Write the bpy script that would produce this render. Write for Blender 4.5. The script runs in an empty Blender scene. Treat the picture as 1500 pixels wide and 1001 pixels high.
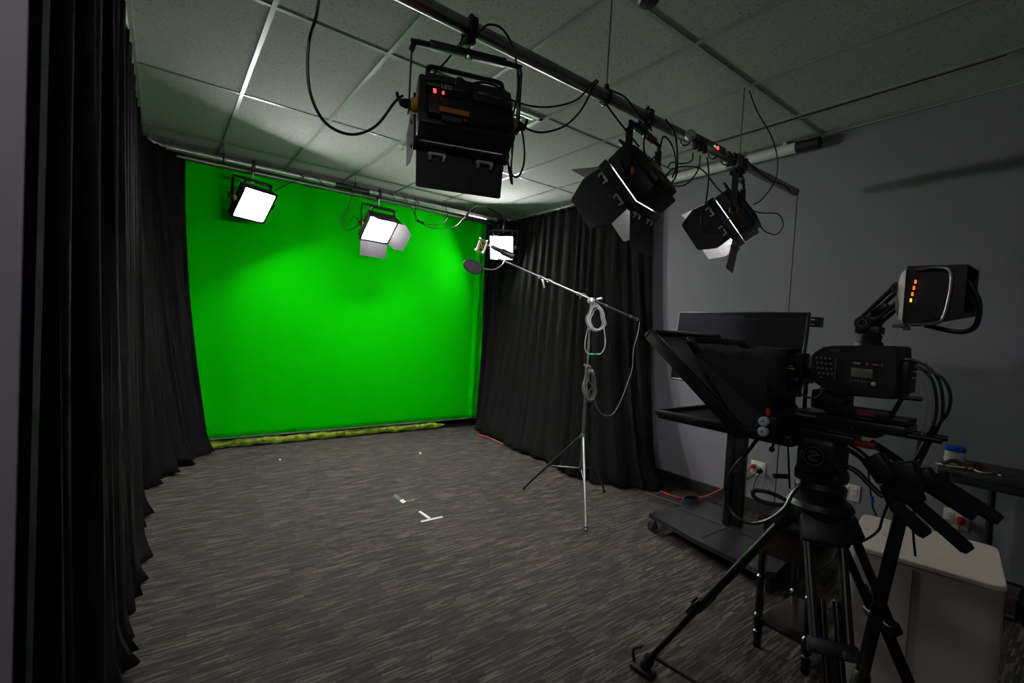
import bpy, bmesh, math, random
from mathutils import Matrix, Vector
random.seed(7)
C = bpy.context.scene.collection
PI = math.pi
R = math.radians

# ------------------------------------------------------------------ camera
YAW, PITCH, ROLL, F = 0.6419, -0.0294, 0.0560, 686.0
CAMZ = 1.3926
CEIL = 2.9624
XW = 3.932          # wall beside the screens
YB = 5.70           # wall behind the green cloth
cy_, sy_ = math.cos(YAW), math.sin(YAW)
fwd = Vector((sy_*math.cos(PITCH), cy_*math.cos(PITCH), math.sin(PITCH)))
r0 = Vector((cy_, -sy_, 0)); u0 = r0.cross(fwd)
rgt = r0*math.cos(ROLL) + u0*math.sin(ROLL)
upv = -r0*math.sin(ROLL) + u0*math.cos(ROLL)
cam_d = bpy.data.cameras.new('camera'); cam = bpy.data.objects.new('camera', cam_d); C.objects.link(cam)
M = Matrix.Identity(4)
for i in range(3):
    M[i][0] = rgt[i]; M[i][1] = upv[i]; M[i][2] = -fwd[i]
M[2][3] = CAMZ
cam.matrix_world = M
cam_d.sensor_width = 36; cam_d.lens = F/1500*36; cam_d.clip_start = 0.02
bpy.context.scene.camera = cam

def P(px, py, X=None, Y=None, Z=None, D=None):
    """world point seen at a measured spot, on a known plane of the room"""
    d = fwd + rgt*((px-750)/F) + upv*(-(py-500.5)/F)
    if X is not None: s = X/d.x
    elif Y is not None: s = Y/d.y
    elif Z is not None: s = (Z-CAMZ)/d.z
    else: s = D
    return Vector((d.x*s, d.y*s, d.z*s+CAMZ))

# ------------------------------------------------------------------ materials
def newmat(name):
    m = bpy.data.materials.new(name); m.use_nodes = True
    nt = m.node_tree; b = nt.nodes['Principled BSDF']
    return m, nt, b
def mat(name, col, rough=.5, metal=0, emit=None, es=0, noise=0, nscale=30, bump=0, bscale=200, spec=.5, sheen=0):
    m, nt, b = newmat(name)
    b.inputs['Base Color'].default_value = (*col, 1)
    b.inputs['Roughness'].default_value = rough
    b.inputs['Metallic'].default_value = metal
    b.inputs['Specular IOR Level'].default_value = spec
    if sheen:
        b.inputs['Sheen Weight'].default_value = sheen
    if emit:
        b.inputs['Emission Color'].default_value = (*emit, 1)
        b.inputs['Emission Strength'].default_value = es
    tc = nt.nodes.new('ShaderNodeTexCoord')
    if noise:
        n = nt.nodes.new('ShaderNodeTexNoise'); n.inputs['Scale'].default_value = nscale; n.inputs['Detail'].default_value = 4
        nt.links.new(tc.outputs['Object'], n.inputs['Vector'])
        r = nt.nodes.new('ShaderNodeValToRGB')
        r.color_ramp.elements[0].position = .3; r.color_ramp.elements[1].position = .7
        r.color_ramp.elements[0].color = (*[c*(1-noise) for c in col], 1)
        r.color_ramp.elements[1].color = (*[min(1, c*(1+noise)) for c in col], 1)
        nt.links.new(n.outputs['Fac'], r.inputs['Fac']); nt.links.new(r.outputs['Color'], b.inputs['Base Color'])
    if bump:
        n = nt.nodes.new('ShaderNodeTexNoise'); n.inputs['Scale'].default_value = bscale; n.inputs['Detail'].default_value = 3
        nt.links.new(tc.outputs['Object'], n.inputs['Vector'])
        bp = nt.nodes.new('ShaderNodeBump'); bp.inputs['Strength'].default_value = bump; bp.inputs['Distance'].default_value = .003
        nt.links.new(n.outputs['Fac'], bp.inputs['Height']); nt.links.new(bp.outputs['Normal'], b.inputs['Normal'])
    return m

MT = {}
MT['black'] = mat('black_plastic', (0.0060, 0.0060, 0.0065), .45, noise=.2, bump=.15, bscale=400)
MT['blackmetal'] = mat('black_powder_coat', (0.0070, 0.0070, 0.0075), .38, 0, noise=.15, nscale=60)
MT['gloss'] = mat('gloss_black', (0.0050, 0.0050, 0.0055), .18, noise=.1)
MT['rubber'] = mat('rubber_foam', (0.0050, 0.0050, 0.0055), .85, bump=.5, bscale=600)
MT['cable'] = mat('black_cable', (0.0060, 0.0060, 0.0065), .4, noise=.1)
MT['greycable'] = mat('grey_cable', (.24, .235, .24), .45, noise=.1)
MT['silver'] = mat('aluminium_tube', (.36, .355, .35), .36, 1, noise=.12, nscale=40)
MT['brightsilver'] = mat('bright_aluminium_tube', (.66, .65, .64), .42, 1, noise=.12, nscale=30)
MT['dsilver'] = mat('weathered_aluminium', (.19, .185, .185), .42, .9, noise=.2, nscale=30)
MT['chrome'] = mat('chrome', (.80, .79, .77), .34, 1, noise=.05)
MT['yellow'] = mat('mustard_knob', (.55, .33, .03), .5, noise=.1)
MT['orange'] = mat('orange_label', (.42, .13, .03), .6, noise=.2)
MT['whiteprint'] = mat('pale_print', (.5, .5, .5), .6, noise=.1)
MT['dimprint'] = mat('dim_print', (.10, .10, .10), .6, noise=.1)
MT['goldprint'] = mat('gold_print', (.55, .38, .05), .5, noise=.1)
MT['redled'] = mat('red_led', (.3, .01, .01), .5, emit=(1, .02, .03), es=3.0)
MT['greenled'] = mat('green_led', (.01, .3, .05), .5, emit=(.05, 1, .25), es=1.0)
MT['orangeled'] = mat('amber_led', (.4, .1, .01), .5, emit=(1, .16, .02), es=.65)
MT['yellowled'] = mat('lime_led', (.3, .3, .01), .5, emit=(.75, .8, .05), es=.5)
MT['red'] = mat('red_plastic', (.55, .03, .025), .45, noise=.1)
MT['darkred'] = mat('dark_red_plastic', (.22, .012, .015), .5, noise=.1)
MT['redcord'] = mat('red_cord', (.60, .06, .04), .5, noise=.15)
MT['blue'] = mat('blue_plastic', (.01, .10, .62), .4, noise=.08)
MT['white'] = mat('white_plastic', (.72, .70, .68), .45, noise=.05)
MT['outlet'] = mat('outlet_plastic', (.78, .72, .66), .4, noise=.04)
MT['tape'] = mat('white_tape', (.85, .82, .78), .7, noise=.06, nscale=80)
MT['duct'] = mat('greengrey_tape', (.07, .10, .07), .8, noise=.1)
MT['greentape'] = mat('green_tape', (.02, .55, .12), .5, noise=.08)
MT['lcd'] = mat('lcd_glass', (.16, .17, .13), .25, noise=.15, nscale=80)
MT['screen'] = mat('dark_screen', (.010, .010, .012), .16, noise=.05)
MT['wood'] = mat('black_lacquer', (.014, .011, .010), .22, noise=.3, nscale=20)
MT['laminate'] = mat('black_laminate', (.022, .021, .023), .33, noise=.4, nscale=9)
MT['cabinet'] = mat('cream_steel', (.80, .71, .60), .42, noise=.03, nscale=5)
MT['cabshade'] = mat('cream_steel_shaded', (.50, .455, .40), .5, noise=.04, nscale=5)  # cabinet sides: same cream steel, their shade put into a darker colour
MT['brown'] = mat('brown_leather', (.07, .025, .02), .6, noise=.3)
MT['door'] = mat('barn_door_paint', (.026, .026, .027), .42, noise=.12, nscale=50)
MT['glassdust'] = mat('dusty_mirror_glass', (.09, .09, .092), .35, noise=.95, nscale=420)
MT['hingeshine'] = mat('pale_chrome_reflection', (.62, .61, .62), .45, .35, noise=.08)  # chrome hinges, with the bright reflection put into a pale base colour
MT['grille'] = mat('painted_diffuser', (.62, .64, .62), .4, noise=.04)
MT['tbar'] = mat('ceiling_grid_paint', (.40, .41, .39), .32, noise=.05)
MT['trackm'] = mat('track_aluminium', (.45, .45, .43), .35, .8, noise=.1)
MT['base'] = mat('black_vinyl_base', (.012, .012, .013), .5, noise=.1)
MT['slit'] = mat('dark_gap', (.008, .007, .006), .9, noise=.1)
MT['edge'] = mat('raw_tile_edge', (.34, .28, .22), .9, noise=.3)
MT['hood'] = mat('hood_fabric', (.0055, .0045, .0045), .7, noise=.3, bump=.4, bscale=300, sheen=.1)
MT['foam'] = mat('grey_foam', (.12, .12, .13), .9, noise=.5, nscale=500)
MT['led'] = mat('led_diffuser', (.9, .9, .9), .4, emit=(1.0, .97, .985), es=44)
MT['ledfront'] = mat('led_fresnel', (.9, .9, .9), .4, emit=(1.0, .98, .95), es=40)
MT['ledside'] = mat('led_dimmed', (.9, .9, .9), .4, emit=(1.0, .98, .97), es=3)
MT['popmesh'] = mat('pop_filter_mesh', (.09, .08, .10), .8, noise=.2, nscale=300)
MT['bluegrey'] = mat('pale_plastic', (.45, .52, .55), .4, noise=.05)

def curtain_mat():
    m, nt, b = newmat('black_velour')
    b.inputs['Roughness'].default_value = 1.0; b.inputs['Specular IOR Level'].default_value = .015
    b.inputs['Sheen Weight'].default_value = .0; b.inputs['Sheen Roughness'].default_value = .5
    tc = nt.nodes.new('ShaderNodeTexCoord')
    n = nt.nodes.new('ShaderNodeTexNoise'); n.inputs['Scale'].default_value = 3; n.inputs['Detail'].default_value = 6
    nt.links.new(tc.outputs['Object'], n.inputs['Vector'])
    r = nt.nodes.new('ShaderNodeValToRGB')
    r.color_ramp.elements[0].color = (.0025, .0025, .0025, 1); r.color_ramp.elements[1].color = (.0048, .0048, .0046, 1)
    nt.links.new(n.outputs['Fac'], r.inputs['Fac']); nt.links.new(r.outputs['Color'], b.inputs['Base Color'])
    return m
MT['curtain'] = curtain_mat()

def green_mat():
    m, nt, b = newmat('chroma_green_cloth')
    b.inputs['Roughness'].default_value = .9; b.inputs['Specular IOR Level'].default_value = .03
    tc = nt.nodes.new('ShaderNodeTexCoord')
    n = nt.nodes.new('ShaderNodeTexNoise'); n.inputs['Scale'].default_value = 1.5; n.inputs['Detail'].default_value = 4
    nt.links.new(tc.outputs['Object'], n.inputs['Vector'])
    r = nt.nodes.new('ShaderNodeValToRGB')
    r.color_ramp.elements[0].color = (.0012, .64, .0006, 1); r.color_ramp.elements[1].color = (.0035, .73, .0009, 1)
    nt.links.new(n.outputs['Fac'], r.inputs['Fac']); nt.links.new(r.outputs['Color'], b.inputs['Base Color'])
    return m
MT['green'] = green_mat()
MT['hem'] = mat('yellow_green_hem', (.20, .30, .012), .7, noise=.75, nscale=14)

def ceiling_mat():
    m, nt, b = newmat('mineral_fibre_tile')
    b.inputs['Roughness'].default_value = .95; b.inputs['Specular IOR Level'].default_value = .1
    tc = nt.nodes.new('ShaderNodeTexCoord')
    v = nt.nodes.new('ShaderNodeTexNoise'); v.inputs['Scale'].default_value = 95; v.inputs['Detail'].default_value = 2.5; v.inputs['Roughness'].default_value = .7
    nt.links.new(tc.outputs['Object'], v.inputs['Vector'])
    r = nt.nodes.new('ShaderNodeValToRGB')
    e = r.color_ramp.elements
    e[0].position = .34; e[0].color = (.20, .20, .19, 1); e[1].position = .42; e[1].color = (.54, .545, .525, 1)
    nt.links.new(v.outputs['Fac'], r.inputs['Fac']); nt.links.new(r.outputs['Color'], b.inputs['Base Color'])
    bp = nt.nodes.new('ShaderNodeBump'); bp.inputs['Strength'].default_value = .3; bp.inputs['Distance'].default_value = .002
    nt.links.new(v.outputs['Fac'], bp.inputs['Height']); nt.links.new(bp.outputs['Normal'], b.inputs['Normal'])
    return m
MT['ceiling'] = ceiling_mat()

def carpet_mat():
    m, nt, b = newmat('striated_carpet_tile')
    b.inputs['Roughness'].default_value = .95; b.inputs['Specular IOR Level'].default_value = .08
    L = nt.links
    def nd(t, **k):
        n = nt.nodes.new(t)
        for a, v in k.items(): setattr(n, a, v)
        return n
    def math_(op, a, b_=None):
        n = nd('ShaderNodeMath', operation=op)
        for i, s in enumerate((a, b_)):
            if s is None: continue
            if isinstance(s, (int, float)): n.inputs[i].default_value = s
            else: L.new(s, n.inputs[i])
        return n.outputs[0]
    tc = nd('ShaderNodeTexCoord'); sp = nd('ShaderNodeSeparateXYZ'); L.new(tc.outputs['Object'], sp.inputs[0])
    X, Y = sp.outputs[0], sp.outputs[1]
    rowh = .0068
    row = math_('FLOOR', math_('DIVIDE', Y, rowh))
    # every row is shifted by its own random amount, then cut in dashes
    wn = nd('ShaderNodeTexWhiteNoise', noise_dimensions='1D'); L.new(row, wn.inputs['W'])
    sh = math_('MULTIPLY', wn.outputs['Value'], 3.0)
    seg = math_('FLOOR', math_('ADD', math_('DIVIDE', X, .095), math_('MULTIPLY', sh, 3.1)))
    cv = nd('ShaderNodeCombineXYZ'); L.new(seg, cv.inputs[0]); L.new(row, cv.inputs[1])
    w2 = nd('ShaderNodeTexWhiteNoise', noise_dimensions='3D'); L.new(cv.outputs[0], w2.inputs['Vector'])
    # plank blocks give patches of darker and lighter rows
    bx_ = math_('FLOOR', math_('DIVIDE', X, .12)); by_ = math_('FLOOR', math_('ADD', math_('DIVIDE', Y, .04), math_('MULTIPLY', bx_, .5)))
    cb = nd('ShaderNodeCombineXYZ'); L.new(bx_, cb.inputs[0]); L.new(by_, cb.inputs[1])
    w3 = nd('ShaderNodeTexWhiteNoise', noise_dimensions='3D'); L.new(cb.outputs[0], w3.inputs['Vector'])
    mp = nd('ShaderNodeMapping'); mp.inputs['Scale'].default_value = (9, 160, 1); L.new(tc.outputs['Object'], mp.inputs['Vector'])
    ns = nd('ShaderNodeTexNoise'); ns.inputs['Scale'].default_value = 1.0; ns.inputs['Detail'].default_value = 3; L.new(mp.outputs[0], ns.inputs['Vector'])
    v = math_('ADD', math_('MULTIPLY', w2.outputs['Value'], .50), math_('MULTIPLY', w3.outputs['Value'], .17))
    v = math_('ADD', v, math_('MULTIPLY', ns.outputs['Fac'], .45))
    r = nd('ShaderNodeValToRGB'); e = r.color_ramp.elements
    e[0].position = .30; e[0].color = (.012, .012, .0125, 1)
    e[1].position = .95; e[1].color = (.120, .100, .086, 1)
    k = r.color_ramp.elements.new(.62); k.color = (.032, .0275, .0245, 1)
    L.new(v, r.inputs['Fac']); L.new(r.outputs['Color'], b.inputs['Base Color'])
    bp = nd('ShaderNodeBump'); bp.inputs['Strength'].default_value = .5; bp.inputs['Distance'].default_value = .003
    L.new(v, bp.inputs['Height']); L.new(bp.outputs['Normal'], b.inputs['Normal'])
    return m
MT['carpet'] = carpet_mat()

def paint_mat(name, col):
    m, nt, b = newmat(name)
    b.inputs['Roughness'].default_value = .6; b.inputs['Specular IOR Level'].default_value = .3
    tc = nt.nodes.new('ShaderNodeTexCoord')
    n = nt.nodes.new('ShaderNodeTexNoise'); n.inputs['Scale'].default_value = 220; n.inputs['Detail'].default_value = 3
    nt.links.new(tc.outputs['Object'], n.inputs['Vector'])
    bp = nt.nodes.new('ShaderNodeBump'); bp.inputs['Strength'].default_value = .12; bp.inputs['Distance'].default_value = .002
    nt.links.new(n.outputs['Fac'], bp.inputs['Height']); nt.links.new(bp.outputs['Normal'], b.inputs['Normal'])
    b.inputs['Base Color'].default_value = (*col, 1)
    return m
MT['wallgrey'] = paint_mat('slate_grey_paint', (.225, .215, .245))
MT['jamb'] = paint_mat('grey_jamb_paint', (.36, .345, .38))

# ------------------------------------------------------------------ mesh builder
def smoothpts(pts, n=6, closed=False):
    pts = [Vector(p) for p in pts]
    if len(pts) < 3: return pts
    out = []
    N = len(pts); rng = N if closed else N-1
    for i in range(rng):
        if closed:
            a, b, c, d = pts[(i-1) % N], pts[i], pts[(i+1) % N], pts[(i+2) % N]
        else:
            b, c = pts[i], pts[i+1]
            a = pts[i-1] if i > 0 else b*2-c
            d = pts[i+2] if i+2 < N else c*2-b
        for k in range(n):
            t = k/n
            out.append(.5*((2*b)+(-a+c)*t+(2*a-5*b+4*c-d)*t*t+(-a+3*b-3*c+d)*t**3))
    if not closed: out.append(pts[-1])
    return out

class MB:
    def __init__(s, M=None): s.bm = bmesh.new(); s.M = M or Matrix.Identity(4)
    def _v(s, p): return s.bm.verts.new(s.M @ Vector(p))
    def box(s, c, d, bev=0, rot=None, seg=2):
        r = bmesh.ops.create_cube(s.bm, size=1)
        vs = r['verts']
        m = Matrix.Translation(Vector(c)) @ (rot or Matrix.Identity(4)) @ Matrix.Diagonal((d[0], d[1], d[2], 1))
        bmesh.ops.transform(s.bm, matrix=s.M @ m, verts=vs)
        if bev:
            es = list({e for v in vs for e in v.link_edges})
            bmesh.ops.bevel(s.bm, geom=es, offset=bev, segments=seg, affect='EDGES', profile=.5)
        return s
    def ring(s, c, ax, r, n, ref=None):
        ax = Vector(ax).normalized()
        ref = Vector(ref) if ref is not None else (Vector((0, 0, 1)) if abs(ax.z) < .9 else Vector((1, 0, 0)))
        a = ax.cross(ref).normalized(); b = ax.cross(a)
        return [s._v(Vector(c) + a*math.cos(2*PI*i/n)*r + b*math.sin(2*PI*i/n)*r) for i in range(n)]
    def loft(s, rings, cap=True, closed=False):
        n = len(rings[0])
        R_ = rings + ([rings[0]] if closed else [])
        for k in range(len(R_)-1):
            for i in range(n):
                a, b, c, d = R_[k][i], R_[k][(i+1) % n], R_[k+1][(i+1) % n], R_[k+1][i]
                try: s.bm.faces.new((a, b, c, d))
                except ValueError: pass
        if cap and not closed:
            for q in (rings[0], rings[-1]):
                try: s.bm.faces.new(q)
                except ValueError: pass
        return s
    def cyl(s, p0, p1, r, r2=None, n=16):
        p0, p1 = Vector(p0), Vector(p1); ax = p1-p0
        return s.loft([s.ring(p0, ax, r, n), s.ring(p1, ax, r if r2 is None else r2, n)])
    def lathe(s, p0, ax, prof, n=20):
        p0 = Vector(p0); ax = Vector(ax).normalized()
        return s.loft([s.ring(p0+ax*z, ax, max(r, 1e-4), n) for r, z in prof])
    def tube(s, pts, r, n=8, closed=False, sm=6):
        pts = smoothpts(pts, sm, closed) if sm else [Vector(p) for p in pts]
        N = len(pts); rings = []; ref = None
        for i, p in enumerate(pts):
            if closed: t = pts[(i+1) % N]-pts[i-1]
            else: t = pts[min(i+1, N-1)]-pts[max(i-1, 0)]
            if t.length < 1e-7: t = Vector((0, 0, 1))
            t.normalize()
            if ref is None: ref = Vector((0, 0, 1)) if abs(t.z) < .9 else Vector((1, 0, 0))
            a = ref - t*ref.dot(t)
            if a.length < 1e-5: a = t.orthogonal()
            a.normalize(); ref = a; b = t.cross(a)
            rings.append([s._v(p + a*math.cos(2*PI*k/n)*r + b*math.sin(2*PI*k/n)*r) for k in range(n)])
        return s.loft(rings, True, closed)
    def plate(s, poly, th):
        th = Vector(th)
        a = [s._v(Vector(p)-th/2) for p in poly]; b = [s._v(Vector(p)+th/2) for p in poly]
        return s.loft([a, b])
    def build(s, name, m, parent=None, label=None, smooth=True, recalc=True):
        if recalc: bmesh.ops.recalc_face_normals(s.bm, faces=s.bm.faces)
        me = bpy.data.meshes.new(name); s.bm.to_mesh(me); s.bm.free()
        if smooth:
            for p in me.polygons: p.use_smooth = True
            me.set_sharp_from_angle(angle=R(35))
        me.materials.append(MT[m] if isinstance(m, str) else m)
        o = bpy.data.objects.new(name, me); C.objects.link(o)
        if parent: o.parent = parent
        if label: o['label'] = label
        return o

def tag(o, label, cat, group=None, kind=None):
    o['label'] = label; o['category'] = cat
    if group: o['group'] = group
    if kind: o['kind'] = kind
    return o
def thing(name, label, cat, loc=(0, 0, 0), rz=0, group=None):
    o = bpy.data.objects.new(name, None); C.objects.link(o)
    o.location = loc; o.rotation_euler = (0, 0, rz); o.empty_display_size = .05
    return tag(o, label, cat, group)
def struct(name, mb, m, smooth=False):
    o = mb.build(name, m, None, None, smooth); o['kind'] = 'structure'; return o
def text(s, size, m, parent, mtx, name='lettering', ext=.0004):
    cu = bpy.data.curves.new(name, 'FONT'); cu.body = s; cu.size = size; cu.extrude = ext
    cu.align_x = 'CENTER'; cu.align_y = 'CENTER'
    cu.materials.append(MT[m])
    tmp = bpy.data.objects.new(name, cu); C.objects.link(tmp)
    dg = bpy.context.evaluated_depsgraph_get()
    me = bpy.data.meshes.new_from_object(tmp.evaluated_get(dg)); bpy.data.objects.remove(tmp)
    me.transform(mtx)
    o = bpy.data.objects.new(name, me); C.objects.link(o); o.parent = parent
    return o
def rel(par, v):     # world point in a thing's own frame
    return Matrix.LocRotScale(par.location, par.rotation_euler, par.scale).inverted() @ Vector(v)

# ------------------------------------------------------------------ the room
Y0 = -2.6; XL = -.36
struct('floor', MB().box(((XL+XW)/2, (Y0+YB)/2, -.05), (XW-XL+.4, YB-Y0+.4, .1)), 'carpet')
struct('ceiling', MB().box(((XL+XW)/2, (Y0+YB)/2, CEIL+.05), (XW-XL+.4, YB-Y0+.4, .1)), 'ceiling')
struct('wall_back', MB().box(((XL+XW)/2, YB+.06, CEIL/2), (XW-XL+.2, .12, CEIL)), 'wallgrey')
struct('wall_right', MB().box((XW+.06, (Y0+YB)/2, CEIL/2), (.12, YB-Y0+.2, CEIL)), 'wallgrey')
struct('wall_left', MB().box((XL-.06, (YB+1.0)/2, CEIL/2), (.12, YB-1.0, CEIL)), 'wallgrey')
struct('wall_rear', MB().box(((XL+XW)/2, Y0-.06, CEIL/2), (XW-XL+2.4, .12, CEIL)), 'wallgrey')
struct('wall_side', MB().box((-1.36, (Y0+1.05)/2, CEIL/2), (.12, 1.05-Y0+.2, CEIL)), 'wallgrey')
struct('wall_stub', MB().box((-.763, 1.08, CEIL/2), (1.17, .06, CEIL), .002), 'jamb')
struct('trim_4', MB().box((-.171, 1.085, CEIL/2), (.014, .056, CEIL)), 'curtain')
struct('floor_side', MB().box((-.86, (Y0+1.05)/2, -.052), (1.1, 1.05-Y0+.2, .1)), 'carpet')
struct('ceiling_side', MB().box((-.86, (Y0+1.05)/2, CEIL+.052), (1.1, 1.05-Y0+.2, .1)), 'ceiling')
struct('baseboard_right', MB().box((XW-.007, (Y0+YB)/2, .05), (.014, YB-Y0, .10), .003), 'base')
struct('baseboard_back', MB().box(((XL+XW)/2, YB-.007, .05), (XW-XL, .014, .10), .003), 'base')
# T-bars of the hung ceiling
g = MB()
DX = [-.1994+.61*i for i in range(0, 7)]; CY = [2.7367+1.22*j for j in range(-4, 3)]
for i, x in enumerate(DX):
    w = .024 if i else .05
    g.box((x, (Y0+YB)/2, CEIL-.003), (w, YB-Y0, .006))
for y in CY: g.box(((XL+XW)/2, y, CEIL-.0025), (XW-XL, .024, .005))
g.box((XW-.011, (Y0+YB)/2, CEIL-.003), (.022, YB-Y0, .006)); g.box(((XL+XW)/2, YB-.011, CEIL-.003), (XW-XL, .022, .006))
struct('trim_1', g, 'tbar')
# lifted tile edge beside the last bar: a dark slit and its raw pale edge
sl = MB(); sl.plate([(3.475, 2.45, CEIL-.0065), (3.475, .5, CEIL-.0065), (3.494, .5, CEIL-.0065), (3.50, 1.0, CEIL-.0065), (3.498, 2.0, CEIL-.0065)], (0, 0, .001))
struct('trim_2', sl, 'slit')
ed = MB(); ed.tube([(3.497, 2.9, CEIL-.006), (3.503, 2.0, CEIL-.008), (3.502, 1.2, CEIL-.009), (3.494, .3, CEIL-.007), (3.49, -.5, CEIL-.006)], .0045, 5)
struct('trim_3', ed, 'edge')

# air diffuser in the ceiling
x0, x1, y0_, y1_ = DX[3]+.012, DX[4]-.012, CY[4]+.012, CY[4]+.598
t = thing('ceiling_vent', 'square white louvred air diffuser set in the tile ceiling', 'vent', ((x0+x1)/2, (y0_+y1_)/2, CEIL))
def sqring(mb, half, wdt, z, dz):
    for sx, sy, lx, ly in ((0, 1, half*2, wdt), (0, -1, half*2, wdt), (1, 0, wdt, half*2), (-1, 0, wdt, half*2)):
        mb.box((sx*(half-wdt/2), sy*(half-wdt/2), z), (lx, ly, dz))
mb = MB(); sqring(mb, .293, .03, -.006, .012); mb.build('frame', 'grille', t)
for k, hf in enumerate((.245, .19, .135)):
    mb = MB()
    for a in range(4):
        rot = Matrix.Rotation(a*PI/2, 4, 'Z')
        mb.M = rot
        mb.plate([(-hf, hf, -.012), (hf, hf, -.012), (hf-.028, hf-.028, -.002), (-hf+.028, hf-.028, -.002)], (0, 0, .002))
    mb.build('louvre', 'chrome' if k == 0 else 'grille', t)
MB().box((0, 0, -.004), (.15, .15, .008), .002).build('centre_plate', 'grille', t)
# sprinkler plate and smoke detector
p = P(590, 214, Z=CEIL)
t = thing('sprinkler', 'round white sprinkler cover on the ceiling behind the big hanging lamp', 'sprinkler', p)
MB().lathe((0, 0, 0), (0, 0, -1), [(.05, 0), (.05, .003), (.042, .008), (.02, .010)], 28).build('cover', 'grille', t)
MB().lathe((0, 0, -.009), (0, 0, -1), [(.012, 0), (.010, .02), (.016, .024), (.016, .026)], 14).build('head', 'chrome', t)
p = P(950, -4, Z=CEIL)
t = thing('smoke_detector', 'small dark round detector on the ceiling above the long pipe', 'detector', p)
MB().lathe((0, 0, 0), (0, 0, -1), [(.05, 0), (.052, .012), (.04, .03), (.015, .034)], 28).build('body', 'black', t)
MB().lathe((0, 0, 0), (0, 0, -1), [(.06, 0), (.06, .004)], 28).build('base', 'grille', t)

# ------------------------------------------------------------------ curtains and their track
def track_path():
    pts = [(-.20, 1.25), (-.20, 3.0), (-.20, 4.9), (-.19, 5.15), (-.12, 5.36), (.05, 5.46), (.4, 5.47), (2.0, 5.47), (3.4, 5.47), (3.66, 5.43), (3.80, 5.28), (3.84, 5.0), (3.84, 4.0), (3.84, 2.75)]
    return [Vector((x, y, 2.875)) for x, y in pts]
tr = thing('curtain_track', 'curved aluminium curtain rail running round under the ceiling', 'curtain rail', (0, 0, 0))
MB().tube(track_path(), .014, 8).build('rail', 'trackm', tr)
tp = smoothpts(track_path(), 8)
for k in range(4, len(tp), 9):
    q = tp[k]
    MB().cyl(q, (q.x, q.y, CEIL-.006), .006, n=8).build('bracket', 'trackm', tr)

def curtain(name, label, top, bot, nfold, amp_t, amp_b, ztop, seed, puddle=.06):
    rnd = random.Random(seed)
    nu, nv = nfold*10, 44
    tpx = smoothpts([(x, y, 0) for x, y in top], 12); bpx = smoothpts([(x, y, 0) for x, y in bot], 12)
    def along(pp, s):
        L = [0]
        for i in range(1, len(pp)): L.append(L[-1]+(pp[i]-pp[i-1]).length)
        d = s*L[-1]
        for i in range(1, len(pp)):
            if L[i] >= d or i == len(pp)-1:
                f = (d-L[i-1])/max(L[i]-L[i-1], 1e-9)
                p = pp[i-1].lerp(pp[i], min(max(f, 0), 1)); tg = (pp[i]-pp[i-1]).normalized()
                return p, Vector((tg.y, -tg.x, 0))
    wid = [rnd.uniform(.5, 1.6) for _ in range(nfold)]; tot = sum(wid); am = [rnd.uniform(.45, 1.15) for _ in range(nfold+1)]
    edges = [0]
    for w in wid: edges.append(edges[-1]+w/tot)
    ph2 = [rnd.uniform(0, 6.28) for _ in range(4)]
    bm = bmesh.new(); grid = []
    for i in range(nu+1):
        s = i/nu
        k = 0
        while k < nfold-1 and edges[k+1] < s: k += 1
        f = (s-edges[k])/(edges[k+1]-edges[k])
        wave = math.sin(f*2*PI)*(am[k]*(1-f)+am[k+1]*f)
        pt, nt_ = along(tpx, s); col = []
        for j in range(nv+1):
            v = j/nv
            pb, nb = along(bpx, min(1, max(0, s+.012*math.sin(v*3+ph2[0]+s*9)*(1-v))))
            ks = (1-v)**1.7
            p = pt.lerp(pb, ks); n = nt_.lerp(nb, ks).normalized()
            a = amp_t+(amp_b-amp_t)*(1-v)
            sharp = wave*(1+.25*math.sin(f*4*PI+v*2+ph2[1]))
            off = a*sharp + .012*math.sin(s*31+v*5+ph2[2])*(1-v)
            z = .006+v*(ztop-.006)
            lo = max(0, 1-v*14)
            off += puddle*lo*lo*(.6+.5*math.sin(s*23+ph2[3]))
            if j == nv: z += .012*math.sin(s*nfold*2*PI*1.3)
            z += .02*lo*abs(math.sin(s*17+ph2[1]))
            q = p+n*off
            col.append(bm.verts.new((q.x, q.y, z)))
        grid.append(col)
    for i in range(nu):
        for j in range(nv):
            bm.faces.new((grid[i][j], grid[i+1][j], grid[i+1][j+1], grid[i][j+1]))
    m = MB(); m.bm.free(); m.bm = bm
    o = m.build(name, 'curtain', None, None, True, False)
    for p in o.data.polygons: p.use_smooth = True
    so = o.modifiers.new('cloth', 'SOLIDIFY'); so.thickness = .004; so.offset = 0
    tag(o, label, 'curtain', 'black studio curtains')
    return o
curtain('stage_curtain', 'long black curtain nearest the grey door jamb, hanging in deep folds', [(-.20, 1.27), (-.20, 2.5), (-.20, 3.6), (-.20, 4.45)],
        [(-.19, 1.27), (-.13, 2.0), (-.10, 3.0), (-.115, 3.7), (-.14, 4.35)], 17, .022, .040, 2.855, 3, .05)
curtain('stage_curtain', 'black curtain turning the corner to cover one edge of the green cloth', [(-.195, 4.45), (-.18, 5.1), (-.05, 5.38), (.13, 5.42)],
        [(-.13, 4.4), (.08, 4.85), (.22, 5.15), (.40, 5.42)], 9, .02, .040, 2.845, 5, .07)
curtain('stage_curtain', 'wide black curtain behind the microphone stand beside the slate wall', [(3.50, 5.41), (3.68, 5.39), (3.80, 5.2), (3.82, 4.6), (3.82, 3.7), (3.83, 2.95)],
        [(3.56, 5.40), (3.38, 5.0), (3.28, 4.1), (3.22, 3.05), (3.36, 2.72), (3.66, 2.56), (3.80, 2.70)], 17, .022, .042, 2.85, 11, .05)

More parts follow.
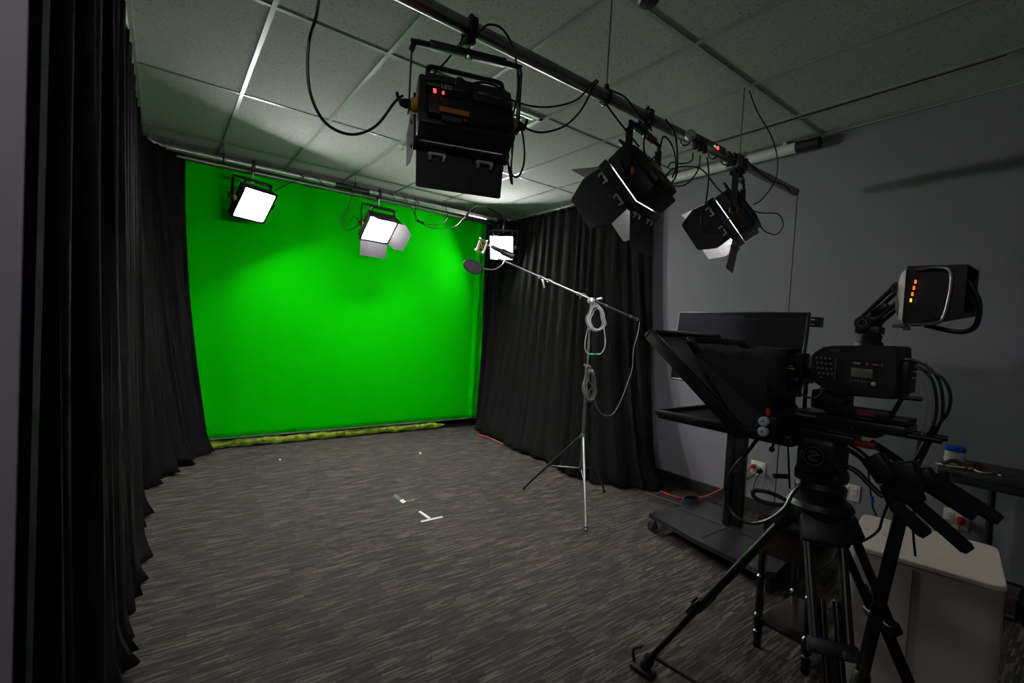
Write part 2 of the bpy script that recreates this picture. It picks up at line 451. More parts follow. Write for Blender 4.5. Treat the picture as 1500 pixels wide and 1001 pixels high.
# ------------------------------------------------------------------ green screen
def green_cloth():
    bm = bmesh.new(); nu, nv = 150, 40; G = []
    rnd = random.Random(2)
    for i in range(nu+1):
        s = i/nu; x = .02+s*3.66; col = []
        for j in range(nv+1):
            v = j/nv; z = .10+v*2.74
            y = 5.505+.004*math.sin(x*6+v*2)+.003*math.sin(x*17+1)+.006*math.sin(v*9+x*1.5)*v
            if x > 3.38: y += .022*math.sin((x-3.38)*52)*min(1, (x-3.38)*12)
            if j == nv: z += .01*math.sin(x*40)
            col.append(bm.verts.new((x, y, z)))
        G.append(col)
    for i in range(nu):
        for j in range(nv): bm.faces.new((G[i][j], G[i+1][j], G[i+1][j+1], G[i][j+1]))
    return bm
gt = thing('green_screen', 'bright green chroma backdrop cloth stretched across the whole back wall', 'green screen', (0, 0, 0))
m = MB(); m.bm.free(); m.bm = green_cloth()
o = m.build('cloth', 'green', gt, None, True, False)
so = o.modifiers.new('cloth', 'SOLIDIFY'); so.thickness = .003; so.offset = 1
def hem(x0, x1, yc, zc, ry, rz_, seed):
    rnd = random.Random(seed); mb = MB(); n = 90; k = 14; rings = []
    ph = [rnd.uniform(0, 6) for _ in range(8)]
    for i in range(n+1):
        s = i/n; x = x0+(x1-x0)*s; ring = []
        for a in range(k):
            th = 2*PI*a/k
            b = 1+.16*math.sin(x*23+th*2+ph[0])+.13*math.sin(x*51+th*3+ph[1])+.10*math.sin(x*9-th+ph[2])
            e = min(1, 14*min(s, 1-s)+.25)
            ring.append(mb._v((x, yc+math.cos(th)*ry*b*e+.01*math.sin(x*4), max(.004, zc+math.sin(th)*rz_*b*e))))
        rings.append(ring)
    return mb.loft(rings)
hem(.28, 3.06, 5.515, .045, .030, .040, 4).build('gathered_hem', 'hem', gt, 'crumpled yellow green spare cloth rolled along the floor')
MB().cyl((.1, 5.50, .103), (3.66, 5.50, .103), .010, n=10).build('weight_rod', 'duct', gt)

# ------------------------------------------------------------------ the two hanging pipes
PYF, PZF = 1.555, 2.49
PYB, PZB = 5.17, 2.80
def wire(par, x, y, z):
    MB().cyl((x, y, z), (x, y, CEIL-.006), .0035, n=8).build('hanger_rod', 'dsilver', par)
    mb = MB(); mb.tube([(x+.0, y+.034*math.cos(a), z-.028+.034*math.sin(a)-.0) for a in [2*PI*k/12 for k in range(12)]], .006, 8, True, 2)
    mb.box((x, y, z+.012), (.018, .018, .04), .004); mb.build('hanger_clamp', 'blackmetal', par)
fp = thing('lighting_pipe', 'thick grey metal pipe hung near the camera, carrying three black lamps', 'pipe', (0, 0, 0))
MB().cyl((-.2, PYF, PZF+.01), (3.63, PYF, PZF), .027, n=28).build('tube', 'silver', fp)
MB().cyl((3.63, PYF, PZF), (3.642, PYF, PZF), .029, n=28).build('end_cap', 'blackmetal', fp)
for x in (1.63, 2.85): wire(fp, x, PYF, PZF+.03)
bp_ = thing('lighting_pipe', 'bright silver pipe hung in front of the green cloth, holding lit panels', 'pipe', (0, 0, 0))
MB().cyl((-.02, PYB, PZB), (3.62, PYB, PZB), .026, n=28).build('tube', 'brightsilver', bp_)
MB().cyl((3.5, PYB, PZB), (3.86, PYB, PZB-.002), .0285, n=28).build('end_sleeve', 'blackmetal', bp_, 'dark end sleeve')
MB().cyl((1.42, PYB, PZB-.004), (1.78, PYB, PZB-.004), .030, n=20).build('joint_sleeve', 'blackmetal', bp_, 'dark joint sleeve')
for x in (.41, 1.63, 3.05): wire(bp_, x, PYB, PZB+.03)
# slim batten under the ceiling behind the silver pipe
tb = MB(); tb.cyl((.06, 5.40, 2.80), (3.55, 5.40, 2.80), .019, n=16)
tag(tb.build('backdrop_bar', 'silver'), 'thin metal bar holding the top of the green cloth', 'bar')

# ------------------------------------------------------------------ lamps
def flap(side, w, h, d, L, wide, ang):
    """outline of one barn door in the lamp head's frame; front is -Y"""
    a = R(ang); f = -d/2-.012
    if side in 'tb':
        s = 1 if side == 't' else -1
        hw = w/2
        o = (0, -math.cos(a), s*math.sin(a)); base = (0, f, s*h/2)
        q = lambda u, l: (u, base[1]+o[1]*l, base[2]+o[2]*l)
        n = Vector((0, o[2], -o[1]))
    else:
        s = 1 if side == 'r' else -1
        hw = h/2
        o = (s*math.sin(a), -math.cos(a), 0); base = (s*w/2, f, 0)
        q = lambda u, l: (base[0]+o[0]*l, base[1]+o[1]*l, u)
        n = Vector((o[1], -o[0], 0))
    pts = [q(-hw*.96, .004), (q(-hw*wide, L*.5) if wide > 1 else q(-hw*.95, L*.3)), q(-hw*(.72 if wide > 1 else wide), L*.97), q(-hw*(.66 if wide > 1 else wide*.96), L),
           q(hw*(.66 if wide > 1 else wide*.96), L), q(hw*(.72 if wide > 1 else wide), L*.97), (q(hw*wide, L*.5) if wide > 1 else q(hw*.95, L*.3)), q(hw*.96, .004)]
    return pts, n, q, hw

def lamp(label, loc, yaw, pitch, w, h, d, led, pipe_z, doors, yoke_h, group=None, back_detail=False, name='studio_light', side_rail=False, yoke_yaw=0, beam_w=0, spread=100):
    t = thing(name, label, 'studio light', loc, 0, group)
    Mh = Matrix.Rotation(R(yaw), 4, 'Z') @ Matrix.Rotation(R(pitch), 4, 'X')
    My = Matrix.Rotation(R(yaw+yoke_yaw), 4, 'Z')
    b = MB(Mh)
    b.box((0, .0, 0), (w, d*.62, h), .010)
    b.box((0, d*.36, 0), (w*.86, d*.3, h*.84), .014)
    b.build('housing', 'black', t)
    fn = MB(Mh)
    for k in range(9): fn.box((-w*.30+k*w*.075, d*.50, -.20*h), (.004, d*.06, h*.26), .001)
    fn.build('heat_sink', 'blackmetal', t)
    bz = MB(Mh)
    f = -d/2+.004
    for sx, sz, lx, lz in ((0, 1, w+.012, .020), (0, -1, w+.012, .020), (1, 0, .020, h+.012), (-1, 0, .020, h+.012)):
        bz.box((sx*(w/2-.004), f, sz*(h/2-.004)), (lx, d*.30, lz), .003)
    bz.build('bezel', 'blackmetal', t)
    MB(Mh).box((0, -d/2+.016, 0), (w-.03, .008, h-.03), .002).build('diffuser', led, t)
    if beam_w:
        la = bpy.data.lights.new('lamp_beam', 'AREA'); la.shape = 'RECTANGLE'; la.size = w-.05; la.size_y = h-.05; la.energy = beam_w; la.spread = R(spread); la.color = (1, .975, .96)
        lb = bpy.data.objects.new('lamp_beam', la); C.objects.link(lb); lb.parent = t
        lb.matrix_local = Mh @ Matrix.Translation((0, -d/2+.008, 0)) @ Matrix.Rotation(PI/2, 4, 'X')
    # carrying handle on top of the housing, yoke, locking knobs
    hb = MB(Mh); hy = d*.25
    hb.tube([(-w*.40, hy, h/2-.01), (-w*.40, hy, h/2+.035), (-w*.34, hy, h/2+.05), (0, hy, h/2+.05), (w*.34, hy, h/2+.05), (w*.40, hy, h/2+.035), (w*.40, hy, h/2-.01)], .0095, 8, False, 3)
    hb.build('handle', 'blackmetal', t)
    yw = w/2+.030
    yk = MB(My)
    yk.plate([(-yw, -.018, -.03), (-yw, .018, -.03), (-yw, .018, yoke_h-.03), (-yw, -.018, yoke_h-.03)], (.005, 0, 0))
    yk.plate([(yw, -.018, -.03), (yw, .018, -.03), (yw, .018, yoke_h-.03), (yw, -.018, yoke_h-.03)], (.005, 0, 0))
    yk.tube([(-yw, 0, yoke_h-.035), (-yw+.008, 0, yoke_h-.012), (-yw+.03, 0, yoke_h), (yw-.03, 0, yoke_h), (yw-.008, 0, yoke_h-.012), (yw, 0, yoke_h-.035)], .0105, 8, False, 3)
    yk.box((0, 0, yoke_h+.002), (w*.82, .034, .022), .004)
    yk.build('yoke', 'blackmetal', t)
    for s in (-1, 1):
        MB(Mh).lathe((s*(w/2), 0, 0), (s, 0, 0), [(.026, 0), (.028, .004), (.028, .012), (.022, .024), (.010, .026)], 18).build('tilt_disc', 'yellow', t, 'mustard yellow tilt disc')
        kb = MB(My); kb.lathe((s*(yw), 0, 0), (s, 0, 0), [(.016, -.004), (.017, .012), (.012, .030), (.006, .034)], 12)
        kb.tube([(s*(yw+.02), 0, 0), (s*(yw+.035), -.008, .012), (s*(yw+.042), -.012, .038)], .006, 6, False, 3)
        kb.build('locking_lever', 'rubber', t)
    # clamp and spigot up to the pipe
    dz = pipe_z-loc[2]
    sp = MB(); sp.cyl((0, 0, yoke_h-.005), (0, 0, dz-.035), .008, n=10); sp.lathe((0, 0, yoke_h-.02), (0, 0, 1), [(.012, 0), (.014, .01), (.014, .03), (.009, .04)], 12)
    sp.build('spigot', 'chrome', t)
    cl = MB()
    cl.box((0, 0, dz-.042), (.034, .050, .030), .004)
    cl.box((0, -.034, dz-.005), (.030, .012, .074), .004); cl.box((0, .020, dz+.030), (.030, .052, .010), .003)
    cl.box((0, .036, dz-.005), (.026, .010, .060), .003)
    cl.lathe((0, .04, dz-.032), (.3, 1, -.2), [(.006, 0), (.006, .012), (.016, .014), (.018, .022), (.012, .032)], 10)
    cl.lathe((0, .0, dz+.033), (.2, -.3, 1), [(.010, 0), (.012, .01), (.007, .024)], 10)
    cl.build('pipe_clamp', 'blackmetal', t)
    for side, L, wide, ang in doors:
        pts, n, q, hw = flap(side, w, h, d, L, wide, ang)
        dm = MB(Mh).plate(pts, n*.0022).build('barn_door', 'door', t)
        for s in (-1, 1):
            hg = MB(Mh); u = s*hw*.52; c1 = Vector(q(u, .012)); 
            ax = Vector(q(u+.034, .012))-Vector(q(u-.034, .012))
            hg.cyl(c1-ax*.45-n*.006, c1+ax*.45-n*.006, .0062, n=8)
            for e in (-.45, .45):
                hg.tube([c1+ax*e-n*.006, Vector(q(u+e*.06, .022))-n*.010, Vector(q(u+e*.055, .034))-n*.004], .006, 6, False, 3)
            hg.build('hinge', 'hingeshine', dm)
    if back_detail:
        yb = d*.51+.002
        rb = Matrix.Rotation(PI, 4, 'Z') @ Matrix.Rotation(PI/2, 4, 'X')
        text('LED', .024, 'whiteprint', t, Mh @ Matrix.Translation((.085, yb+.0035, .026)) @ rb)
        faint = MB(Mh)
        for k in range(7): faint.box((.150-.0065*k, yb+.0025, .027), (.0040, .001, .012 if k in (0, 3) else .008))
        for k in range(6): faint.box((.055-.0065*k, yb+.0025, .026), (.0040, .001, .008))
        faint.build('worn_lettering', 'dimprint', t)
        MB(Mh).box((.085, yb, .02), (.15, .003, .07), .001).build('control_panel', 'gloss', t)
        MB(Mh).box((.128, yb+.003, -.002), (.010, .003, .016)).build('indicator', 'redled', t, 'glowing red digit')
        MB(Mh).box((.098, yb+.003, -.003), (.007, .003, .011)).build('indicator', 'redled', t, 'glowing red digit')
        MB(Mh).box((-w*.22, yb-.002, h*.06), (w*.42, .05, h*.34), .008).build('power_box', 'black', t)
        pr = MB(Mh)
        for (u, v, lw) in ((-.10, .055, .026), (-.19, .055, .018), (-.11, .03, .036), (-.25, .02, .040), (-.40, -.03, .022)):
            pr.box((w*u, yb+.0245, h*v), (lw, .0015, .005))
        pr.build('printed_label', 'dimprint', t)
        br = MB(Mh)
        for k in range(14): br.box((w*(.28-.014*k), yb-.010, -h*.44), (.0025, .0015, .026 if k % 3 else .034))
        br.box((w*.055, yb-.010, -h*.42), (.014, .0015, .016)); br.build('rating_plate', 'dimprint', t)
    return t, Mh

# the three lit panels on the far pipe
lamp('square lit lamp without doors nearest the corner curtain, glowing white', (.655, PYB, 2.455), 26.7, 36, .325, .325, .10, 'led', PZB, [], .205, 'lit panels on the silver pipe', name='panel_light', beam_w=27, spread=136)
lamp('square lit lamp with open barn doors hanging before the middle of the green cloth', (1.90, PYB, 2.44), 5.7, 46, .335, .330, .11, 'led', PZB,
     [('b', .17, .93, 50), ('r', .19, 1.06, 42), ('t', .17, .93, 25)], .215, 'lit panels on the silver pipe', name='panel_light', beam_w=27, spread=136)
lamp('square lit lamp glowing behind the tip of the microphone boom', (3.60, PYB-.02, 2.455), -47, 18, .325, .325, .10, 'led', PZB, [], .22, 'lit panels on the silver pipe', name='panel_light', yoke_yaw=4, beam_w=27, spread=136)

# the three big lamps on the near pipe
L1, M1 = lamp('large black lamp seen from behind with red digits, hanging from the near pipe', (.885, PYF, 2.175), 162, 23, .355, .225, .15, 'ledfront', PZF,
     [('b', .14, .93, 66), ('l', .15, 1.05, 4), ('r', .15, 1.05, 4), ('t', .15, .93, 2)], .225, 'black lamps on the near pipe', True, beam_w=140, spread=84)
L2, M2 = lamp('black lamp tilted steeply down in the middle of the cluster, orange label on its back', (1.93, PYF, 2.175), -166, 37, .29, .29, .17, 'ledside', PZF,
     [('b', .19, .95, 56), ('l', .21, 1.04, 14), ('r', .21, 1.04, 10), ('t', .18, .95, 42)], .235, 'black lamps on the near pipe', beam_w=3, spread=100)
L3, M3 = lamp('black lamp hanging nearest the slate wall, its open doors brightly lit inside', (2.87, PYF, 2.175), -160, 34, .27, .28, .16, 'ledfront', PZF,
     [('b', .18, .95, 48), ('l', .20, 1.05, 10), ('r', .20, 1.05, 14), ('t', .17, .95, 12)], .24, 'black lamps on the near pipe', beam_w=9, spread=90)
# coloured labels on the lamp backs
MB(M1).box((.06, .080, -.078), (.105, .004, .022)).build('maker_label', 'orange', L1, 'orange label')
MB(M2).box((.0, .10, .0), (.06, .004, .03)).build('maker_label', 'orange', L2, 'orange label')
MB(M2).box((-.152, .05, .05), (.004, .009, .009)).build('indicator', 'redled', L2, 'red light')

# ------------------------------------------------------------------ loose cables and fittings on the near pipe
def cable(label, pts, r=.0045, m='cable', name='power_cable', group=None, n=7, sm=6, cat='cable'):
    o = MB().tube(pts, r, n, False, sm).build(name, m)
    tag(o, label, cat, group); return o
def PY(lst, Y): return [P(x, y, Y=Y) if len(a) == 2 else P(x, y, Y=a[2]) for a in lst for x, y in [a[:2]]]
cable('long black cable looping from the ceiling to the big lamp', [P(470, -60, Z=CEIL-.02)] + PY([(466, 8), (453, 60), (451, 110), (459, 150), (480, 183), (515, 197), (550, 185), (578, 150), (590, 140)], 1.50))
cable('black cable arching from the near pipe down beside the big lamp', PY([(703, 46), (716, 36), (735, 42), (750, 66), (758, 105), (757, 145), (746, 180), (735, 190)], 1.50), .0042)
cable('black cable swagging from the big lamp up to the pipe hanger, upper loop', PY([(700, 128), (738, 142), (775, 155), (812, 156), (845, 146), (866, 124), (874, 117)], 1.52), .0042)
cable('black cable swagging from the big lamp up to the pipe hanger, lower loop', PY([(760, 178), (775, 190), (797, 194), (828, 184), (852, 160), (868, 130), (876, 119)], 1.52), .0045)
cable('coiled black cable dangling beside the big lamp', PY([(748, 172), (741, 200), (745, 245), (750, 270), (749, 240), (753, 195), (758, 178), (766, 200), (768, 235), (760, 258), (750, 256), (744, 240)], 1.49), .0042)
cable('short black cable looping over the back of the big lamp', PY([(667, 125), (670, 115), (678, 117), (684, 128)], 1.46), .0045)
cable('black cable bowed over the back of the big lamp into its side', PY([(680, 128), (700, 121), (722, 124), (740, 138), (750, 160)], 1.46), .0045)
cable('straight black cable from the clamp down behind the big lamp', PY([(676, 60), (655, 88), (632, 112), (624, 122)], 1.66), .004)
cable('thin black cable along the pipe from the hanger to the tilted lamp', PY([(884, 148), (905, 176), (924, 200), (936, 215)], 1.53), .0045)
cable('black cable curling over the pipe above the tilted lamp', PY([(896, 133), (915, 142), (930, 160), (944, 178), (955, 192)], 1.50), .0040)
cable('black cable loop hanging inside the yoke of the tilted lamp', PY([(962, 178), (948, 190), (943, 215), (950, 235), (965, 222), (972, 200), (985, 215), (990, 245), (985, 260)], 1.49), .0045)
cable('black cable bundle dropping behind the tilted lamp', PY([(975, 175), (988, 195), (992, 225), (990, 258), (975, 275), (965, 262)], 1.50), .005)
cable('black cable from the power strip back to the tilted lamp', PY([(1015, 224), (1013, 236), (998, 240), (984, 238), (978, 246)], 1.52), .004)
cable('black cable loop under the power strip between the lamps', PY([(1026, 228), (1022, 250), (1005, 270), (985, 272), (975, 262), (985, 248), (1010, 244), (1030, 250), (1050, 275), (1068, 292)], 1.52), .004)
cable('pale edged black cable falling from the strip in front of the end lamp', PY([(1036, 230), (1038, 260), (1034, 295), (1028, 320), (1029, 335), (1040, 343), (1056, 338), (1070, 318)], 1.48), .0045)
cable('black cable from the ceiling swinging down to the end lamp', [P(1097, 132, Z=CEIL-.01)] + PY([(1110, 165), (1130, 200), (1139, 235), (1135, 265), (1118, 290), (1104, 300)], 1.53), .0042)
cable('black cable loop sticking out behind the end lamp', PY([(1100, 308), (1116, 312), (1140, 314), (1147, 330), (1138, 343), (1122, 340), (1110, 326), (1102, 310)], 1.52), .0042)
cable('black cable lying along the pipe to its end', PY([(1075, 224), (1090, 232), (1110, 250), (1130, 265), (1150, 272), (1158, 282)], 1.52), .0045)
q = P(1158, 283, Y=1.54)
cable('thin black cable hanging straight from the pipe end down behind the television', [(3.625, 1.53, 2.47), (3.625, 1.53, 2.3), (3.622, 1.53, 1.9), (3.62, 1.53, 1.2), (3.62, 1.53, .4), (3.62, 1.54, .06), (3.63, 1.60, .006)], .0035)
pk = thing('power_strip', 'grey power strip strapped along the near pipe with black plugs and tiny lights', 'power strip', (2.41, PYF-.048, PZF-.012))
MB().box((0, 0, 0), (.34, .036, .040), .008).build('body', 'dsilver', pk)
MB().lathe((-.175, -.006, -.002), (-1, -.4, 0), [(.0001, -.03), (.024, -.02), (.030, 0), (.024, .02), (.0001, .03)], 18).build('round_knob', 'white', pk)
for k in range(3):
    MB().box((-.12+.045*k, -.004, -.040), (.024, .026, .042), .005).build('plug', 'black', pk)
MB().lathe((.075, -.018, -.006), (0, -1, 0), [(.0095, 0), (.0095, .004), (.004, .006)], 10).build('indicator', 'redled', pk, 'red light')
MB().lathe((.045, -.018, -.004), (0, -1, 0), [(.004, 0), (.004, .004)], 10).build('indicator', 'greenled', pk, 'green light')
for i, (x, zz) in enumerate(((2.28, 0), (2.56, 0), (2.70, 0))):
    o = MB().tube([(x, PYF+.034*math.cos(a), PZF-.004+.038*math.sin(a)) for a in [2*PI*k/14 for k in range(14)]], .005, 7, True, 2).build('cable_tie', 'cable')
    tag(o, ['black strap looped on the pipe beside the tilted lamp', 'black strap looped on the pipe at the middle of the power strip', 'black strap looped on the pipe before the end lamp clamp'][i], 'strap', 'straps round the near pipe')
ck = thing('pipe_clamp', 'bare steel pipe clamp bolted between the power strip and the end lamp', 'clamp', (2.79, PYF, PZF))
mb = MB()
mb.box((0, -.036, 0), (.05, .014, .075), .004); mb.box((0, 0, -.036), (.05, .07, .014), .004); mb.box((0, .036, 0), (.05, .014, .07), .004); mb.box((0, 0, .034), (.05, .06, .012), .004)
mb.build('jaw', 'dsilver', ck)
MB().lathe((0, -.036, .02), (0, -1, .3), [(.008, 0), (.008, .02), (.018, .022), (.018, .032)], 10).build('wing_nut', 'chrome', ck)

# cables on the silver pipe
def wrap(x, y, z, r, turns, pitch):
    n = int(turns*12); return [(x+pitch*k/12, y+r*math.cos(2*PI*k/12), z+r*math.sin(2*PI*k/12)) for k in range(n+1)]
BG = 'cables along the silver pipe'
cable('black cable wound round the silver pipe above the doorless lamp', [P(402, 280, Y=5.12)] + PY([(425, 268), (445, 259)], 5.12) + [Vector(v) for v in wrap(1.0, PYB, PZB, .031, 2.2, .17)], .004)
cable('black cable drooping from the silver pipe beside the doored lamp', PY([(516, 272), (515, 292), (502, 318), (498, 328), (508, 337), (520, 333), (528, 325), (518, 318), (512, 326)], 5.12), .0045)
cable('black cable wound round the silver pipe past the doored lamp', [Vector(v) for v in wrap(1.98, PYB, PZB, .031, 2.6, .15)], .004)
cable('black cable with an inline plug swagging below the silver pipe', PY([(608, 290), (609, 318), (612, 325), (636, 330), (655, 320), (652, 300)], 5.12), .0045)
cable('second black cable swagging low under the silver pipe', PY([(600, 300), (617, 327), (640, 335), (665, 332), (680, 318), (695, 303), (712, 304), (735, 316)], 5.12), .0045)
cable('black cable reaching from the silver pipe over the glowing end lamp', PY([(690, 315), (702, 304), (716, 305), (735, 315), (742, 322)], 5.10), .0045)
cable('black cable from the ceiling corner down to the silver pipe end', PY([(800, 302), (782, 317), (760, 322), (745, 318)], 5.2), .0045)
o = MB(); a, b = P(610, 323, Y=5.11), P(621, 327, Y=5.11); o.cyl(a, b, .011, n=10); tag(o.build('inline_plug', 'black'), 'chunky black plug joint on the cable below the silver pipe', 'plug')

# ------------------------------------------------------------------ roller screen over the slate wall
t = thing('roller_screen', 'white roller screen tube with a black end mounted high on the slate wall', 'roller screen', (3.86, 0, 0))
MB().cyl((0, 1.66, 2.895), (0, 3.05, 2.895), .040, n=24).build('case', 'white', t)
MB().cyl((0, 1.655, 2.895), (0, 1.50, 2.895), .042, n=24).build('end_housing', 'black', t)
for y in (1.75, 2.9): MB().box((.02, y, 2.935), (.05, .03, .05), .004).build('bracket', 'white', t)

# ------------------------------------------------------------------ microphone stand
SB = Vector((2.70, 2.60, 0)); HUBZ = .56; TOPZ = 1.645
SD = SB.dot(fwd)   # forward distance of the stand
def Q(px, py, dd=0): return P(px, py, D=SD+dd)
st = thing('microphone_stand', 'tall metal tripod boom stand in front of the wide black curtain', 'microphone stand', SB)
feet = [Vector((2.405, 2.235, .012)), Vector((2.54, 3.115, .012)), Vector((3.13, 2.72, .012))]
MB().cyl((0, 0, .30), (0, 0, 1.10), .0125, n=14).build('column', 'dsilver', st)
MB().cyl((0, 0, 1.06), (0, 0, TOPZ-.02), .009, n=12).build('upper_tube', 'dsilver', st)
MB().lathe((0, 0, HUBZ-.02), (0, 0, 1), [(.018, 0), (.028, .008), (.028, .03), (.018, .045)], 16).build('leg_hub', 'blackmetal', st)
MB().lathe((0, 0, 1.07), (0, 0, 1), [(.016, 0), (.019, .01), (.019, .05), (.013, .06)], 14).build('column_collar', 'blackmetal', st)
MB().lathe((0, 0, .29), (0, 0, 1), [(.018, 0), (.02, .01), (.02, .03), (.015, .04)], 14).build('brace_collar', 'blackmetal', st)
for i, f in enumerate(feet):
    v = f-SB; a = Vector((0, 0, HUBZ))+Vector((v.x, v.y, 0)).normalized()*.022
    lg = MB(); lg.cyl(a, v, .0095 if i == 0 else .0085, n=10)
    lg = lg.build('leg', 'silver' if i == 0 else 'blackmetal', st)
    MB().cyl(v+(a-v)*.03, v-Vector((0, 0, .010)), .012, n=10).build('rubber_foot', 'rubber', lg)
    mid = a.lerp(v, .55)
    MB().cyl((0, 0, .305), mid, .006, n=8).build('brace', 'blackmetal', st)
kb = MB(); kb.cyl((0, 0, 1.10), (-.05, -.02, 1.13), .005, n=8); kb.lathe((-.05, -.02, 1.13), (-.3, -.2, .6), [(.006, -.005), (.010, 0), (.006, .012)], 10); kb.build('height_knob', 'chrome', st)
# boom
tipw = Vector((1.92, 2.79, 1.885)); endw = Vector((3.15, 2.49, 1.515))
tip = tipw-SB; end = endw-SB; cen = Vector((0, 0, TOPZ+.005))
MB().cyl(cen, tip, .0085, .0065, n=12).build('boom_arm', 'silver', st)
MB().cyl(cen, end, .0105, n=12).build('counter_arm', 'blackmetal', st, 'black rear boom section')
ba = (tip-cen)
for f_, rr in ((.14, .014), (.47, .015), (.56, .013)):
    MB().cyl(cen+ba*(f_-.02), cen+ba*(f_+.02), rr, n=12).build('boom_collar', 'dsilver', st)
c = cen+ba*.55
mb = MB(); mb.tube([c, c+Vector((.0, -.01, -.03)), c+Vector((.014, -.012, -.075))], .007, 7, False, 3); mb.build('boom_lever', 'chrome', st)
mb = MB(); mb.tube([cen+ba*.12+Vector((0, 0, -.012)), cen+ba*.10+Vector((-.03, 0, -.025)), cen+ba*.09+Vector((-.012, 0, .02)), cen+ba*.05+Vector((.0, 0, .005)), cen+Vector((0, 0, -.03))], .0042, 6); mb.build('cable_hook', 'dsilver', st)
hd = MB(); hd.box((0, 0, TOPZ-.005), (.05, .04, .045), .008); hd.cyl((-.055, -.02, TOPZ-.01), (.055, .02, TOPZ-.012), .009, n=10); hd.lathe((.05, -.01, TOPZ+.012), (1, -.3, .2), [(.007, 0), (.007, .03), (.013, .034), (.010, .046)], 10)
hd.build('boom_clamp', 'chrome', st)
for f_ in (.30, .82, .97): MB().cyl(cen+(end-cen)*(f_-.02), cen+(end-cen)*(f_+.02), .0125, n=10).build('boom_collar', 'dsilver', st)

# microphone in its shock mount
mp_ = Vector((1.98, 2.775, 1.865))
MD = mp_.dot(fwd)
def Qm(px, py, dd=0):
    return P(px, py, D=fwd.dot(tipw-Vector((0, 0, CAMZ)))+dd)
mic = thing('microphone', 'dark microphone at the tip of the boom in a silver spider shock mount', 'microphone', Qm(735, 368))
o0 = mic.location
a, b = Qm(719, 361)-o0, Qm(754, 377)-o0
MB().lathe(a, b-a, [(.008, 0), (.016, .01), (.018, .08), (.025, .09), (.026, .17), (.018, .18)], 16).build('body', 'black', mic)
sm_ = MB()
A, B_, Cc, Dd = [Qm(x, y)-o0 for x, y in ((704, 352), (698, 368), (714, 356), (708, 372))]
dv = fwd*.05
for off in (-dv, dv*.2):
    for u, v in ((A, B_), (Cc, Dd), (A, Cc), (B_, Dd)): sm_.cyl(u+off, v+off, .0042, n=7)
for u in (A, B_, Cc, Dd):
    sm_.cyl(u-dv, u+dv*.2, .0035, n=7); sm_.lathe(u-dv, -dv, [(.007, 0), (.009, .008), (.005, .014)], 8)
sm_.cyl(Qm(724, 345)-o0, Qm(716, 360)-o0, .005, n=8)
sm_.build('shock_mount', 'chrome', mic)
for u, v in ((A, Dd), (B_, Cc)): MB().cyl(u-dv*.3, v-dv*.3, .0022, n=6).build('elastic_band', 'red', mic, 'red elastic band')
pf = thing('pop_filter', 'round grey mesh pop filter on a bent silver gooseneck below the microphone', 'pop filter', Qm(693, 391, -.05))
o0 = pf.location
nrm = (fwd*-.55+Vector((0, 0, -1))*.8+rgt*-.25).normalized()
MB().cyl(-nrm*.002, nrm*.002, .070, n=36).build('mesh_disc', 'popmesh', pf)
e1 = nrm.orthogonal().normalized(); e2 = nrm.cross(e1)
MB().tube([e1*math.cos(2*PI*k/20)*.071+e2*math.sin(2*PI*k/20)*.071 for k in range(20)], .004, 7, True, 2).build('hoop', 'black', pf)
MB().tube([Qm(705, 393, -.05)-o0, Qm(722, 395, -.03)-o0, Qm(735, 388)-o0, Qm(740, 379)-o0], .0042, 8).build('gooseneck', 'chrome', pf)

# coiled cables on the stand
def coil(name, label, cx, cy, rx, ry, n, m, seed, extra=None, dd=-.05, r=.0042):
    rnd = random.Random(seed); t = thing(name, label, 'cable', Q(cx, cy, dd)); o0 = t.location
    for k in range(n):
        pts = []; a0 = rnd.uniform(0, 1); fx, fy = rnd.uniform(.72, 1.1), rnd.uniform(.8, 1.08); ox = rnd.uniform(-3, 3)
        for i in range(14):
            a = 2*PI*i/14
            pts.append(Q(cx+ox+math.cos(a)*rx*fx*(1 if math.sin(a) > 0 else .75), cy+math.sin(a)*ry*fy+ry*(fy-1)*-.4, dd+.012*(k-n/2)+.01*math.sin(a*2+a0))-o0)
        MB().tube(pts, r, 7, True, 3).build('cable_loop', m, t)
    for pts in (extra or []): MB().tube([Q(x, y, dd)-o0 for x, y in pts], r, 7).build('cable_tail', m, t)
    return t
ct = coil('cable_coil', 'pale grey cable coil hung from the boom clamp, one long loop with green tape', 873, 466, 14, 19, 6, 'greycable', 3,
     [[(862, 478), (858, 495), (857, 510), (861, 518), (870, 519), (880, 518), (886, 508), (886, 492), (884, 478)]])
o0 = ct.location
a, b = Q(864, 519, -.05)-o0, Q(879, 519, -.05)-o0
MB().cyl(a, a.lerp(b, .3), .0065, n=10).build('tape_band', 'greentape', ct, 'green tape band'); MB().cyl(a.lerp(b, .7), b, .0065, n=10).build('tape_band', 'greentape', ct, 'green tape band')
coil('cable_coil', 'darker grey cable coil tied low on the stand column', 864, 563, 9, 25, 6, 'dsilver', 8, [[(861, 548), (864, 560), (868, 566), (863, 574), (866, 582)]])
cable('thin grey cable hanging in a curve from the rear end of the boom', [Q(937, 472), Q(934, 490), Q(928, 512), Q(926, 540), Q(918, 565), Q(908, 590), Q(897, 607), Q(884, 608), Q(874, 596), Q(870, 582)], .0035, 'dsilver', 'audio_cable')

